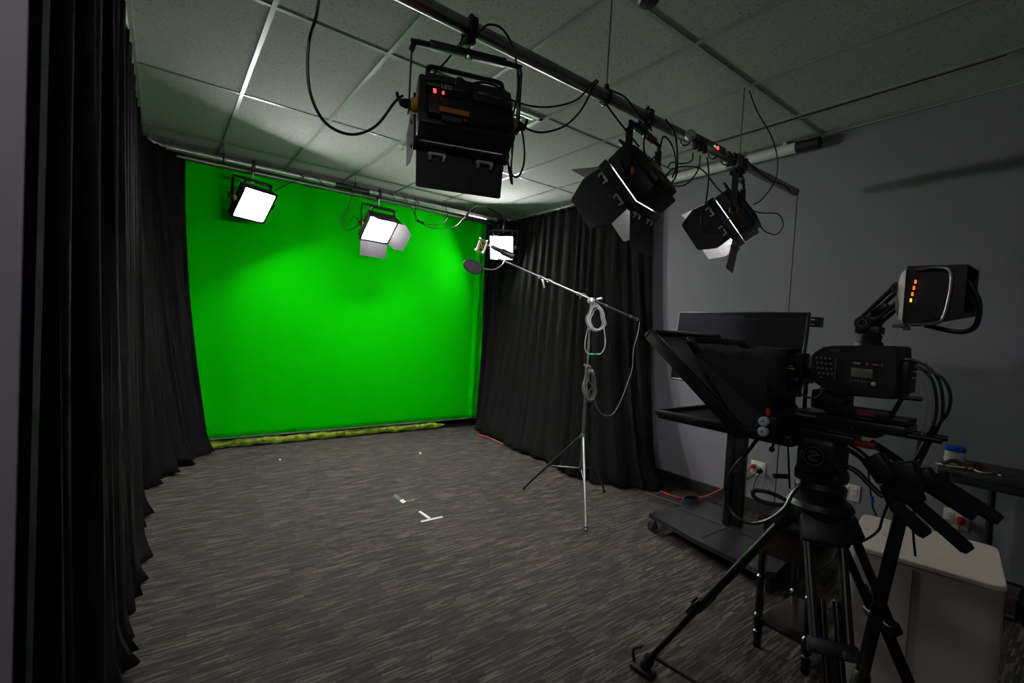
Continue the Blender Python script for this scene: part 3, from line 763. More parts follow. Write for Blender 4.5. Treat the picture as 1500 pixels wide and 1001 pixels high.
# ------------------------------------------------------------------ floor marks and floor cables
def flat(px, z=.0025): 
    p = P(px[0], px[1], Z=0); return Vector((p.x, p.y, z))
def strip(name, label, polys, m='tape', cat='tape mark'):
    mb = MB()
    for pl in polys:
        mb.plate([flat(q) for q in pl], (0, 0, .002))
    return tag(mb.build(name, m, None, None, False), label, cat)
strip('floor_tape', 'white T shaped tape mark on the carpet in the middle of the room', [[(613, 750.5), (616, 749.3), (631, 759.5), (627.5, 760.7)], [(616, 764), (647.5, 757), (648.5, 758.8), (617, 766)]])
strip('floor_tape', 'small white square of tape on the carpet beyond the T mark', [[(585, 734), (590, 732), (595, 735.5), (590, 738)]])
strip('floor_tape', 'faded green tape scrap around the small white square', [[(576, 727), (580, 724), (588, 731.5), (583, 733.5)], [(596, 734), (607, 732), (608, 734), (597, 736)]], 'duct')
strip('paper_scrap', 'tiny white scrap on the carpet towards the wide curtain', [[(614, 664), (616, 663.4), (617, 665), (615, 665.6)]], cat='scrap')
strip('paper_scrap', 'tiny white scrap on the carpet near the crumpled green hem', [[(409, 673.6), (410.6, 673), (411.4, 674.2), (409.8, 674.8)]], cat='scrap')

def fz(x, y, z=.006):
    p = P(x, y, Z=0); return Vector((p.x, p.y, z))
cable('red extension cord along the curtain hem and up to the wall outlet', [fz(700, 637), fz(716, 642), fz(735, 650), fz(752, 656), (3.32, 3.9, .007), (3.36, 3.2, .007), (3.5, 2.8, .007), (3.60, 2.5, .007), fz(985, 728, .008), fz(1005, 731.5, .008),
      P(1030, 728, X=3.75), P(1060, 715, X=3.84), P(1085, 699, X=3.90), P(1100, 685, X=3.90)], .0055, 'redcord', 'extension_cord')
cable('grey audio cable running over the carpet to the television cart', [fz(885, 704), fz(918, 713), fz(945, 722), fz(980, 735), fz(1010, 745), fz(1030, 748)], .005, 'dsilver', 'audio_cable')

# ------------------------------------------------------------------ wall outlets
def outlet(label, y, z, group='wall outlets', gang=2):
    t = thing('wall_outlet', label, 'outlet', (XW, y, z), 0, group)
    MB().box((-.004, 0, 0), (.008, .116, .116), .003).build('cover_plate', 'outlet', t)
    for s in (-1, 1):
        mb = MB()
        mb.box((-.0095, s*.026, 0), (.004, .034, .068), .0015); mb.build('socket_block', 'outlet', t)
        sl = MB()
        for zz in (-.018, .018):
            for k in (-1, 1): sl.box((-.0122, s*.026+k*.006, zz+.003), (.0015, .0025, .009))
            sl.cyl((-.0115, s*.026, zz-.008), (-.0130, s*.026, zz-.008), .003, n=8)
        sl.build('slots', 'dimprint', t)
    return t
outlet('cream double wall outlet with red and black plugs behind the television post', 1.805, .358)
outlet('cream double wall outlet with nothing plugged in above the white cabinet', 1.165, .366)
outlet('cream double wall outlet with a bright red plug beneath the black desk', .615, .372)
def plug(label, y, z, m='black', group='plugs in the wall outlets', r=.018):
    t = MB(); t.lathe((XW-.012, y, z), (-1, 0, -.15), [(r*.9, 0), (r, .008), (r, .024), (r*.5, .045), (r*.3, .06)], 14)
    return tag(t.build('plug', m), label, 'plug', group)
plug('round red plug in the outlet behind the television post', 1.835, .372, 'red')
plug('round black plug beside the red one behind the television post', 1.782, .348, r=.022)
plug('bright red plug in the outlet below the desk', .59, .378, 'red', r=.024)
cable('black cord curving from the outlet down to the baseboard', [(3.90, 1.79, .34), (3.88, 1.86, .26), (3.86, 1.98, .17), (3.84, 2.1, .10)], .004)
cable('second black cord dropping straight from the outlet', [(3.90, 1.77, .34), (3.87, 1.80, .24), (3.86, 1.78, .14), (3.85, 1.74, .05)], .004)
cable('red cord falling from the red plug below the desk', [(3.90, .59, .36), (3.88, .59, .30), (3.87, .585, .22), (3.87, .58, .05)], .004, 'redcord')
cable('white cord looping at the outlet below the desk', [(3.91, .64, .36), (3.86, .70, .37), (3.84, .66, .33), (3.85, .60, .31), (3.86, .55, .28), (3.87, .52, .2)], .003, 'white')

# ------------------------------------------------------------------ television on its cart
tvb = thing('television_cart', 'black wheeled cart base with a thick post under the television', 'cart', (3.1, 1.6, 0))
o0 = tvb.location
base_o = [(2.70, 1.19), (2.735, 1.60), (2.83, 2.03), (2.90, 2.04), (3.44, 1.95), (3.45, 1.90), (3.40, 1.22), (2.76, 1.13)]
MB().plate([(x-o0.x, y-o0.y, .105) for x, y in base_o], (0, 0, .03)).build('base_board', 'laminate', tvb, None, False)
gv = MB(); gv.box((0, 0, .1215), (.006, .76, .003)); gv.box((-.16, .0, .1215), (.006, .3, .003), rot=Matrix.Rotation(R(90), 4, 'Z')); gv.build('groove', 'slit', tvb)
MB().box((.10, .02, .62), (.055, .13, 1.02), .004).build('post', 'blackmetal', tvb)
MB().box((.02, .02, .62), (.03, .05, .98), .004).build('cable_channel', 'gloss', tvb)
for x, y in ((-.265, .40), (-.36, -.42), (.31, .34), (.28, -.40)):
    cs = MB(); cs.cyl((x-.012, y, .036), (x+.012, y, .036), .036, n=20); w_ = cs.build('caster', 'rubber', tvb)
    ck_ = MB(); ck_.box((x, y, .068), (.034, .045, .036), .006); ck_.cyl((x, y, .07), (x, y, .14), .006, n=8); ck_.cyl((x-.022, y, .036), (x+.022, y, .036), .012, n=12); ck_.build('fork', 'dsilver', w_)
# the screen itself, tilted a little upward
tv = thing('television', 'large flat black television turned toward the room on its cart', 'television', (3.09, 1.64, 1.33))
Mt = Matrix.Rotation(R(7), 4, 'Y')
W_, H_ = .885, .515
bz = MB(Mt)
bz.box((.012, 0, 0), (.030, W_, H_), .005)
bz.build('casing', 'gloss', tv)
fr = MB(Mt)
for sy, sz, ly, lz in ((0, 1, W_, .012), (0, -1, W_, .016), (1, 0, .012, H_), (-1, 0, .012, H_)):
    fr.box((-.006, sy*(W_/2-.006), sz*(H_/2-.007)), (.008, ly, lz), .002)
fr.build('bezel', 'blackmetal', tv)
MB(Mt).box((-.0045, 0, 0), (.003, W_-.022, H_-.026)).build('screen', 'screen', tv)
MB(Mt).box((.05, 0, -.02), (.06, .30, .28), .01).build('mount_plate', 'blackmetal', tv)
sb = thing('wall_bracket', 'small black bracket with two pale stripes beside the television edge', 'bracket', (3.30, 1.245, 1.535))
MB().box((0, 0, 0), (.10, .085, .062), .004).build('body', 'blackmetal', sb)
for z in (-.017, .013): MB().box((-.051, -.004, z), (.002, .05, .006)).build('stripe', 'whiteprint', sb)
MB().box((-.03, .06, -.01), (.03, .10, .03), .003).build('arm', 'blackmetal', sb)
# cable coil lying on the cart
tc_ = thing('cable_coil', 'small black cable coil lying on the cart base', 'cable', (3.30, 2.00, .125))
for k in range(4):
    MB().tube([((.10-.008*k)*math.cos(2*PI*i/12), (.06-.006*k)*math.sin(2*PI*i/12), .006+.008*k) for i in range(12)], .004, 6, True, 3).build('cable_loop', 'cable', tc_)

# ------------------------------------------------------------------ side table with turned legs
X0, X1, YA, YC = 2.20, 2.60, .752, .985
sd = thing('side_table', 'small black lacquered side table with turned legs behind the camera tripod', 'side table', ((X0+X1)/2, (YA+YC)/2, 0))
cx, cyy = sd.location.x, sd.location.y
MB().box((0, 0, .588), (X1-X0+.02, YC-YA+.02, .022), .006).build('table_top', 'wood', sd)
MB().box((0, 0, .505), (X1-X0-.03, YC-YA-.02, .145), .003).build('apron', 'wood', sd)
MB().box((0, 0, .120), (X1-X0-.03, YC-YA-.02, .018), .004).build('shelf', 'wood', sd)
prof = [(.014, 0), (.018, .012), (.015, .03), (.019, .06), (.021, .075), (.014, .082), (.021, .095), (.021, .135), (.015, .145), (.022, .152), (.014, .162), (.017, .18), (.019, .30), (.015, .32), (.022, .328), (.014, .338), (.018, .36), (.018, .44)]
for x in (X0+.016, X1-.016):
    for y in (YA+.016, YC-.016):
        MB().lathe((x-cx, y-cyy, 0), (0, 0, 1), prof, 16).build('leg', 'gloss', sd)

# ------------------------------------------------------------------ cream cabinet
cb = thing('cabinet', 'cream metal pedestal cabinet with rounded corners by the wall', 'cabinet', (2.485, .476, 0), R(-80))
def rrect(w, d, r, z, n=6):
    out = []
    for cx_, cy2, a0 in ((w/2-r, d/2-r, 0), (-w/2+r, d/2-r, 90), (-w/2+r, -d/2+r, 180), (w/2-r, -d/2+r, 270)):
        for k in range(n+1):
            a = R(a0+90*k/n); out.append((cx_+r*math.cos(a), cy2+r*math.sin(a), z))
    return out
cw, cd = .445, .47
mb = MB(); rings = []
for z, s in ((.012, .0), (.592, .0)):
    rings.append([mb._v(p) for p in rrect(cw-.006, cd-.006, .035, z)])
mb.loft(rings); mb.build('body', 'cabshade', cb)
mb = MB(); rings = []
for z, s in ((.592, .004), (.594, 0), (.606, 0), (.610, .006)):
    rings.append([mb._v(p) for p in rrect(cw-s, cd-s, .037, z)])
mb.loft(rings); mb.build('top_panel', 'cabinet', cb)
MB().box((-.02, -cd/2+.0015, .30), (.0025, .004, .56)).build('door_seam', 'dimprint', cb)

# ------------------------------------------------------------------ desk along the wall and what lies on it
dk = thing('desk', 'long black desk with a thin steel leg against the slate wall', 'desk', (3.71, 0, 0))
MB().box((0, -.36, .735), (.42, 2.0, .032), .006).build('desk_top', 'laminate', dk)
MB().box((-.19, -.36, .70), (.02, 1.96, .045), .003).build('rail', 'blackmetal', dk)
for y in (.46, -1.2): MB().cyl((.14, y, .0), (.14, y, .72), .017, n=14).build('leg', 'blackmetal', dk)
# tub of wipes with blue lid
p = P(1398, 671, X=3.66)
tub = thing('wipes_tub', 'white plastic tub with a blue lid on the black desk', 'tub', (3.66, p.y, .752))
MB().lathe((0, 0, 0), (0, 0, 1), [(.040, 0), (.044, .003), (.043, .075), (.039, .080)], 28).build('tub', 'white', tub)
MB().lathe((0, 0, .078), (0, 0, 1), [(.046, 0), (.047, .004), (.047, .020), (.042, .027), (.01, .028)], 28).build('lid', 'blue', tub)
MB().lathe((0, 0, .022), (0, 0, 1), [(.0445, 0), (.0445, .03)], 28).build('paper_label', 'white', tub)
for i, (dx, dy, a, lb) in enumerate(((-.08, -.02, .5, 'brown strap curled in front of the blue lidded tub'), (-.06, -.11, -.4, 'brown strap lying beyond the blue lidded tub'))):
    o = MB().tube([(3.66+dx-.03, p.y+dy+.05, .76), (3.66+dx, p.y+dy+.01, .785), (3.66+dx+.01, p.y+dy-.03, .77), (3.66+dx-.01, p.y+dy-.08, .762)], .011, 8).build('leather_strap', 'brown')
    tag(o, lb, 'strap')
cable('white cable tangle on the desk beside the tub', [(3.56, p.y+.06, .757), (3.55, p.y, .757), (3.57, p.y-.08, .762), (3.55, p.y-.13, .757), (3.60, p.y-.17, .757), (3.57, p.y-.2, .757)], .004, 'white', 'usb_cable')
cable('black cable tangle further along the desk', [(3.6, .32, .757), (3.55, .27, .765), (3.6, .22, .757), (3.56, .16, .765), (3.62, .1, .757), (3.6, .2, .762), (3.58, .28, .760)], .005, 'cable', 'usb_cable')
# floor items under the desk, at the frame edge
bx_ = thing('equipment_case', 'dark chair shaped case standing at the frame edge under the desk', 'case', (3.05, .09, 0))
bx_['label'] = 'tall black equipment case with a pale rim at the very frame edge'
MB().box((0, 0, .33), (.34, .20, .66), .03).build('body', 'black', bx_)
MB().box((0, .095, .66), (.30, .012, .10), .005).build('glint', 'bluegrey', bx_)  # pale strip painted in for a bluish glint on the black case
ps = thing('power_unit', 'grey box with a silver bar on the floor under the desk', 'power unit', (3.72, .40, 0))
MB().box((0, -.02, .06), (.20, .14, .12), .006).build('body', 'dsilver', ps)
MB().box((-.11, -.02, .02), (.012, .14, .018), .003).build('bar', 'silver', ps)
cable('thin red cord over the grey box under the desk', [(3.60, .48, .16), (3.60, .42, .135), (3.60, .36, .125), (3.62, .30, .12)], .003, 'red')

# ------------------------------------------------------------------ camera tripod
TC = Vector((1.70, .585, 0))
tp_ = thing('camera_tripod', 'large black twin tube tripod with fluid head carrying the studio camera', 'tripod', TC)
CR = .885
foot = [Vector((1.630, 1.150, 0)), Vector((1.20, .275, 0)), Vector((2.10, .305, 0))]
def twin_leg(i, fw):
    lf = (.55, .36, .42)[i]
    v = fw-TC; h = Vector((v.x, v.y, 0)).normalized(); side = Vector((-h.y, h.x, 0))
    top = Vector((0, 0, CR-.02))+h*.055; bot = Vector((v.x, v.y, .03))
    lg = MB()
    wid_t, wid_b = .046, .034
    for s in (-1, 1):
        m_ = top.lerp(bot, lf)
        lg.cyl(top+side*s*wid_t, m_+side*s*(wid_t*.85), .0135, n=14)
    leg = lg.build('leg', 'blackmetal', tp_)
    lo = MB()
    a_, b_ = top.lerp(bot, lf-.12), top.lerp(bot, .97)
    for s in (-1, 1): lo.cyl(a_+side*s*.018, b_+side*s*.014, .0105, n=12)
    lo.build('lower_tube', 'gloss', leg)
    br = MB(); z = (bot-top).normalized(); q_ = z.cross(side).normalized()
    fm = Matrix(((side.x, q_.x, z.x, 0), (side.y, q_.y, z.y, 0), (side.z, q_.z, z.z, 0), (0, 0, 0, 1)))
    br.M = Matrix.Translation(top.lerp(bot, lf)) @ fm
    br.box((0, 0, 0), (.118, .036, .040), .006); br.box((.03, .02, .01), (.03, .02, .024), .004)
    br.build('leg_lock', 'black', leg)
    lv = MB(br.M if False else Matrix.Translation(top.lerp(bot, lf)) @ fm); lv.box((.066, .010, .02), (.016, .022, .055), .004); lv.build('lock_lever', 'rubber', leg)
    ft = MB(); ft.lathe(b_, (bot-top), [(.024, -.02), (.026, .0), (.020, .025), (.010, .04)], 12)
    ft.box((bot.x, bot.y, .012), (.10, .05, .020), .006, rot=Matrix.Rotation(math.atan2(h.y, h.x), 4, 'Z'))
    ft.tube([bot+h*.04+Vector((0, 0, -.016)), bot+h*.05+Vector((0, 0, .04)), bot+h*.01+Vector((0, 0, .075))], .006, 6)
    ft.build('foot', 'rubber', leg)
    ap = MB(Matrix.Translation(top) @ fm); ap.box((0, .0, .045), (.125, .050, .085), .010); ap.build('apex_block', 'black', leg)
    return leg
for i, f in enumerate(foot): twin_leg(i, f)
# floor-level spreader arms
hub = Vector((-.04, .0, .12))
for i, f in enumerate(foot):
    v = f-TC; e = Vector((v.x*.925, v.y*.925, .09))
    MB().cyl(hub, e, .009, n=10).build('spreader_arm', 'blackmetal', tp_)
MB().lathe(hub-Vector((0, 0, .02)), (0, 0, 1), [(.03, 0), (.036, .008), (.036, .03), (.03, .04)], 16).build('spreader_hub', 'blackmetal', tp_)
bw = MB(); bw.lathe((0, 0, CR-.085), (0, 0, 1), [(.05, 0), (.075, .02), (.092, .055), (.095, .085), (.085, .10), (.06, .104)], 28); bw.build('bowl', 'black', tp_)
MB().lathe((0, 0, CR-.15), (0, 0, 1), [(.006, 0), (.026, .006), (.028, .03), (.012, .055), (.012, .07)], 14).build('bowl_knob', 'rubber', tp_)
# fluid head
hd = MB()
hd.lathe((0, 0, CR+.015), (0, 0, 1), [(.058, 0), (.070, .015), (.072, .045), (.060, .06)], 28)
hd.box((0, 0, CR+.158), (.125, .115, .125), .022, seg=3)
hd.box((0, 0, CR+.095), (.095, .135, .05), .016)
hd.build('fluid_head', 'black', tp_)
EZ = CR+.162; E_ = .75
MB().lathe((-.0625, .0, EZ), (-1, 0, 0), [(.038, -.002), (.038, .006), (.034, .009)], 28).build('tilt_disc', 'gloss', tp_)
lgm = MB(); ring_ = [(-.0725, E_*.038*math.cos(2*PI*k/28), EZ+E_*.038*math.sin(2*PI*k/28)) for k in range(28)]
lgm.tube(ring_, .0012, 5, True, 0)
lgm.tube([(-.0725, 0.0135, EZ+0.0127), (-.0725, -0.0045, EZ+0.0150), (-.0725, -0.0135, EZ+0.0090), (-.0725, -0.0060, EZ+0.0023), (-.0725, 0.0075, EZ-0.0008), (-.0725, 0.0135, EZ-0.0083), (-.0725, 0.0030, EZ-0.0143), (-.0725, -0.0120, EZ-0.0120)], .0022, 5)
lgm.tube([(-.0725, 0.0075, EZ+0.0082), (-.0725, -0.0180, EZ+0.0067)], .0016, 5, False, 0); lgm.tube([(-.0725, 0.0165, EZ-0.0053), (-.0725, -0.0090, EZ-0.0068)], .0016, 5, False, 0)
lgm.build('round_emblem', 'dimprint', tp_, 'grey ring emblem with an interlaced mark')
MB().box((0, .01, CR+.222), (.075, .20, .030), .005).build('quick_plate', 'blackmetal', tp_)
mb = MB()
for k in range(9): mb.box((-.038, .065-.013*k, CR+.216), (.003, .003, .010))
mb.build('scale_marks', 'dimprint', tp_)
MB().box((-.030, -.118, CR+.222), (.03, .05, .018), .004).build('plate_release', 'darkred', tp_, 'dark red release lever')
MB().cyl((-.06, .075, CR+.075), (-.10, .10, CR+.075), .008, n=10).build('drag_lever', 'rubber', tp_)
# bubble clip at the neck (open frame shape)
mb = MB(); mb.tube([(-.07, .07, CR-.0), (-.08, .12, CR+.012), (-.09, .165, CR+.004), (-.10, .15, CR-.016), (-.09, .10, CR-.02), (-.07, .06, CR-.01)], .007, 6, True, 4); mb.build('bowl_clip', 'rubber', tp_)

def WX(px, py, X=1.66): return P(px, py, X=X)-TC
# two pan bars with controllers and grips
def bar(pts, r, name, m='blackmetal', label=None, par=None):
    return MB().tube(pts, r, 12, False, 4).build(name, m, par or tp_, label)
bar([WX(1242, 655, 1.64), WX(1262, 668, 1.64), WX(1282, 688, 1.64), WX(1300, 708, 1.64)], .013, 'pan_bar')
bar([WX(1275, 648, 1.78), WX(1300, 664, 1.78), WX(1322, 680, 1.78), WX(1345, 700, 1.78)], .0115, 'pan_bar')
def block(c, d, rz, ry=0, name='controller', m='black', bev=.008):
    return MB().box(WX(*c), d, bev, rot=Matrix.Rotation(R(rz), 4, 'X')).build(name, m, tp_)
block((1290, 686, 1.64), (.05, .055, .075), -38, name='zoom_controller')
block((1325, 700, 1.66), (.06, .075, .085), -20, name='zoom_controller')
block((1322, 722, 1.66), (.05, .085, .06), -25, name='pan_bar_joint')
block((1352, 702, 1.72), (.05, .06, .055), -30, name='zoom_controller')
def grip(a, b, X, r):
    A, B_ = WX(a[0], a[1], X), WX(b[0], b[1], X)
    MB().lathe(A, B_-A, [(r*.75, 0), (r, .01), (r*1.02, (B_-A).length*.3), (r, (B_-A).length-.010), (r*.72, (B_-A).length)], 18).build('foam_grip', 'rubber', tp_)
grip((1308, 738), (1359, 785), 1.62, .0185)
grip((1332, 730), (1421, 808), 1.66, .0175)
grip((1350, 706), (1430, 757), 1.72, .0175)
grip((1366, 700), (1466, 764), 1.78, .0175)
MB().lathe(WX(1376, 698, 1.78), (0, -.8, .2), [(.008, -.03), (.008, 0), (.016, .002), (.016, .016), (.01, .02)], 12).build('thumb_knob', 'rubber', tp_)

# the plain tube stand behind the pan bars
pl = thing('support_pole', 'single black fluted tube standing on the floor under the pan bars', 'pole', (1.50, .452, 0))
o0 = pl.location
top = P(1322, 745, X=1.64)-o0
MB().cyl((0, 0, .02), top*.55, .0125, n=8).build('lower_tube', 'gloss', pl)
MB().cyl(top*.5, top, .0165, n=8).build('upper_tube', 'gloss', pl)
MB().lathe((0, 0, 0), (0, 0, 1), [(.03, 0), (.03, .012), (.014, .03)], 16).build('foot', 'rubber', pl)
MB().lathe(top*.46, top, [(.018, 0), (.022, .01), (.022, .05), (.018, .06)], 12).build('collar', 'black', pl)
MB().lathe(top*.44+Vector((-.018, 0, 0)), (-1, 0, 0), [(.005, 0), (.005, .006)], 10).build('indicator', 'red', pl, 'small red button')

# ------------------------------------------------------------------ camera body
VC = thing('video_camera', 'black studio video camera with a lens and side screen on the tripod', 'camera', (1.70, .50, CR+.237))
o0 = VC.location
def V(x, y, z): return Vector((x-o0.x, y-o0.y, z-o0.z))
rd = MB()
for x in (1.67, 1.73): rd.cyl(V(x, .30, 1.155), V(x, .80, 1.155), .0085, n=12)
rd.build('rail_rod', 'blackmetal', VC)
mb = MB(); mb.box(V(1.70, .52, 1.165), (.115, .30, .028), .005); mb.box(V(1.70, .55, 1.140), (.08, .22, .020), .004); mb.build('base_plate', 'blackmetal', VC)
MB().box(V(1.6415, .62, 1.168), (.003, .06, .008)).build('plate_print', 'dimprint', VC)
# side profile of the body, extruded across
prof_ = [(.612, 1.292), (.612, 1.356), (.604, 1.368), (.576, 1.388), (.560, 1.393), (.408, 1.402), (.400, 1.396), (.394, 1.30), (.396, 1.262), (.404, 1.252), (.540, 1.246), (.556, 1.250), (.598, 1.274)]
mb = MB(); rings = []
for x, s in ((1.632, .96), (1.637, 1), (1.763, 1), (1.768, .96)):
    cy3, cz3 = .505, 1.325
    rings.append([mb._v(V(x, cy3+(y-cy3)*s, cz3+(z-cz3)*s)) for y, z in prof_])
mb.loft(rings); mb.build('body', 'black', VC, None, False)
MB().box(V(1.70, .388, 1.315), (.09, .018, .09), .004).build('battery', 'black', VC)
mb = MB(); mb.box(V(1.70, .57, 1.222), (.09, .09, .06), .006); mb.box(V(1.70, .47, 1.19), (.085, .20, .018), .004)
mb.build('shoulder_mount', 'black', VC)
MB().lathe(V(1.70, .555, 1.200), (0, 0, -1), [(.036, -.006), (.040, 0), (.040, .010), (.034, .016)], 20).build('mount_knob', 'rubber', VC)
def side_rect(y, z, dy, dz, name, m, th=.003, label=None, par=VC):
    return MB().box(V(1.6300, y, z), (th, dy, dz), .0006).build(name, m, par, label)
side_rect(.478, 1.318, .052, .026, 'status_display', 'lcd', .004, 'small grey green side display')
side_rect(.545, 1.323, .002, .070, 'panel_seam', 'dimprint', .002)
mb = MB()
rnd = random.Random(5)
for r_ in range(4):
    for c_ in range(4): mb.lathe(V(1.6325, .597-.012*c_-.003*r_, 1.352-.0155*r_), (-1, 0, 0), [(.0038, 0), (.0038, .003), (.002, .004)], 8)
for k in range(6): mb.box(V(1.631, .502-.0085*k, 1.294), (.003, .005, .004))
mb.build('control_buttons', 'dimprint', VC)
MB().lathe(V(1.631, .448, 1.290), (-1, 0, 0), [(.006, 0), (.006, .003), (.004, .004)], 14).build('jog_dial', 'whiteprint', VC)
side_rect(.581, 1.293, .008, .005, 'record_button', 'red', .005, 'red record button')
MB().tube([V(1.634, .613, 1.322), V(1.634, .613, 1.355), V(1.634, .603, 1.369), V(1.634, .577, 1.388)], .004, 7).build('front_trim', 'silver', VC, 'bright curved front trim')
rt = Matrix.Rotation(-PI/2, 4, 'Z') @ Matrix.Rotation(PI/2, 4, 'X')
mb = MB()
for k in range(5): mb.box(V(1.6305, .562-.0055*k, 1.378), (.002, .0034, .0055 if k != 3 else .008))
mb.build('small_lettering', 'dimprint', VC)
text('HWS', .008, 'whiteprint', VC, Matrix.Translation(V(1.6285, .492, 1.345)) @ rt)
text('5', .010, 'whiteprint', VC, Matrix.Translation(V(1.6285, .466, 1.345)) @ rt)
mb = MB(); mb.box(V(1.6285, .447, 1.345), (.001, .014, .002)); mb.box(V(1.6285, .432, 1.345), (.001, .003, .004)); mb.build('side_marks', 'goldprint', VC)
# lens
ls = MB(); ls.lathe(V(1.70, .61, 1.318), (0, 1, 0), [(.036, 0), (.040, .004), (.040, .02), (.034, .024), (.034, .034), (.043, .038), (.043, .066), (.047, .07), (.047, .090)], 30)
ls.build('lens', 'gloss', VC)
ls = MB(); ls.lathe(V(1.70, .64, 1.318), (0, 1, 0), [(.0435, .008)] + [(r, .010+.0035*k+(.0015 if j else 0)) for k in range(5) for j, r in enumerate((.0450, .0435))], 30); ls.build('focus_ring', 'rubber', VC)
MB().lathe(V(1.66, .622, 1.323), (-1, .3, 0), [(.010, -.01), (.010, .006), (.005, .010)], 12).build('lens_release', 'chrome', VC)
mb = MB()
for k in range(6): mb.box(V(1.6520, .690-.0045*k, 1.310), (.006, .0030, .0045))
for k in range(3): mb.box(V(1.6530, .684-.0045*k, 1.318), (.006, .0030, .0030))
mb.build('lens_lettering', 'goldprint', VC)
MB().tube([V(1.64, .62, 1.285), V(1.63, .635, 1.255), V(1.63, .632, 1.232), V(1.63, .60, 1.226), V(1.64, .583, 1.24), V(1.65, .585, 1.262)], .0035, 7).build('lens_cable', 'cable', VC)
# viewfinder arm and hooded monitor
vf = MB(); vf.lathe(V(1.70, .487, 1.398), (0, 0, 1), [(.036, 0), (.036, .01), (.030, .014), (.032, .030), (.028, .036)], 20)
vf.box(V(1.70, .487, 1.445), (.055, .062, .022), .004)
vf.cyl(V(1.665, .497, 1.465), V(1.735, .497, 1.465), .021, n=20); vf.box(V(1.70, .487, 1.468), (.05, .05, .036), .006)
vfo = vf.build('viewfinder_arm', 'black', VC)
ar = MB()
for dz, dy in ((.008, .010), (-.020, -.008)):
    for x in (1.672, 1.728): ar.cyl(V(x, .495+dy, 1.470+dz), V(x, .420+dy, 1.560+dz*1.3), .0062, n=10)
ar.box(V(1.70, .462, 1.505), (.05, .045, .020), .004, rot=Matrix.Rotation(R(-45), 4, 'X'))
ar.build('link_arm', 'blackmetal', vfo)
MB().cyl(V(1.66, .418, 1.566), V(1.74, .418, 1.566), .017, n=18).build('tilt_hinge', 'black', vfo)
for yy, zz, xx in ((.497, 1.465, 1.664), (.418, 1.566, 1.659)): MB().tube([V(xx, yy+.011*math.cos(2*PI*k/14), zz+.011*math.sin(2*PI*k/14)) for k in range(14)], .0013, 5, True, 0).build('hinge_ring', 'dimprint', vfo)
def VH(x, y, z): return V(1.70+(x-1.70)*.82, y+.027, z-.012)
# monitor hood: tapered shell opening towards the operator
def ringv(mb, y, x0_, x1_, z0, z1, sh=0): return [mb._v(VH(x, y+sh*(z-1.54), z)) for x, z in ((x0_, z0), (x1_, z0), (x1_, z1), (x0_, z1))]
mb = MB()
mb.loft([ringv(mb, .394, 1.655, 1.745, 1.520, 1.585), ringv(mb, .380, 1.630, 1.770, 1.490, 1.618), ringv(mb, .360, 1.615, 1.785, 1.478, 1.632)])
mb.build('monitor_back', 'black', VC, None, False)
mb = MB()
outer = [ringv(mb, .366, 1.613, 1.787, 1.474, 1.634), ringv(mb, .245, 1.613, 1.787, 1.506, 1.630)]
inner = [ringv(mb, .246, 1.618, 1.782, 1.511, 1.625), ringv(mb, .362, 1.618, 1.782, 1.479, 1.629)]
mb.loft([outer[0], outer[1], inner[0], inner[1]], cap=False); mb.build('sun_hood', 'black', VC)
MB().box(VH(1.70, .364, 1.553), (.156, .004, .140)).build('viewfinder_screen', 'screen', VC)
for k in range(4):
    MB().box(VH(1.592, .345-.0022*(k-1.5)*-1, 1.588-.0165*k), (.003, .004, .0095)).build('tally_light', 'orangeled' if k < 3 else 'yellowled', VC, 'glowing amber bar' if k < 3 else 'glowing lime bar')
MB().tube([VH(1.606, .345, 1.622), VH(1.602, .300, 1.624), VH(1.602, .276, 1.612), VH(1.602, .272, 1.57), VH(1.602, .280, 1.50), VH(1.602, .296, 1.478), VH(1.606, .355, 1.472)], .0038, 7).build('hood_handle', 'dsilver', VC, 'thin bent metal grab rail')
MB().tube([VH(1.68, .33, 1.475), VH(1.68, .27, 1.460), VH(1.68, .243, 1.463), VH(1.68, .228, 1.482), VH(1.68, .226, 1.53), VH(1.68, .240, 1.572), VH(1.68, .256, 1.600)], .0062, 8).build('grab_handle', 'black', VC)
mb = MB(); mb.box(VH(1.63, .375, 1.470), (.03, .03, .010), .003); mb.box(VH(1.63, .36, 1.463), (.02, .014, .010), .002); mb.build('hood_switch', 'dimprint', VC)
# rear converter unit on the rails and bent support arm
cv = thing('signal_converter', 'black box with a red panel standing on the camera rails', 'converter', (1.66, .47, 1.180))
MB().box((0, -.005, .018), (.05, .115, .034), .004).build('body', 'black', cv)
MB().box((-.026, -.008, .022), (.003, .042, .013)).build('front_panel', 'darkred', cv, 'dark red panel')
MB().box((-.026, -.008, .008), (.002, .030, .002)).build('printed_line', 'dimprint', cv)
MB().tube([(0, -.06, .02), (0, -.075, .06), (0, -.085, .078), (0, -.125, .080)], .006, 8, False, 4).build('bent_arm', 'blackmetal', cv)
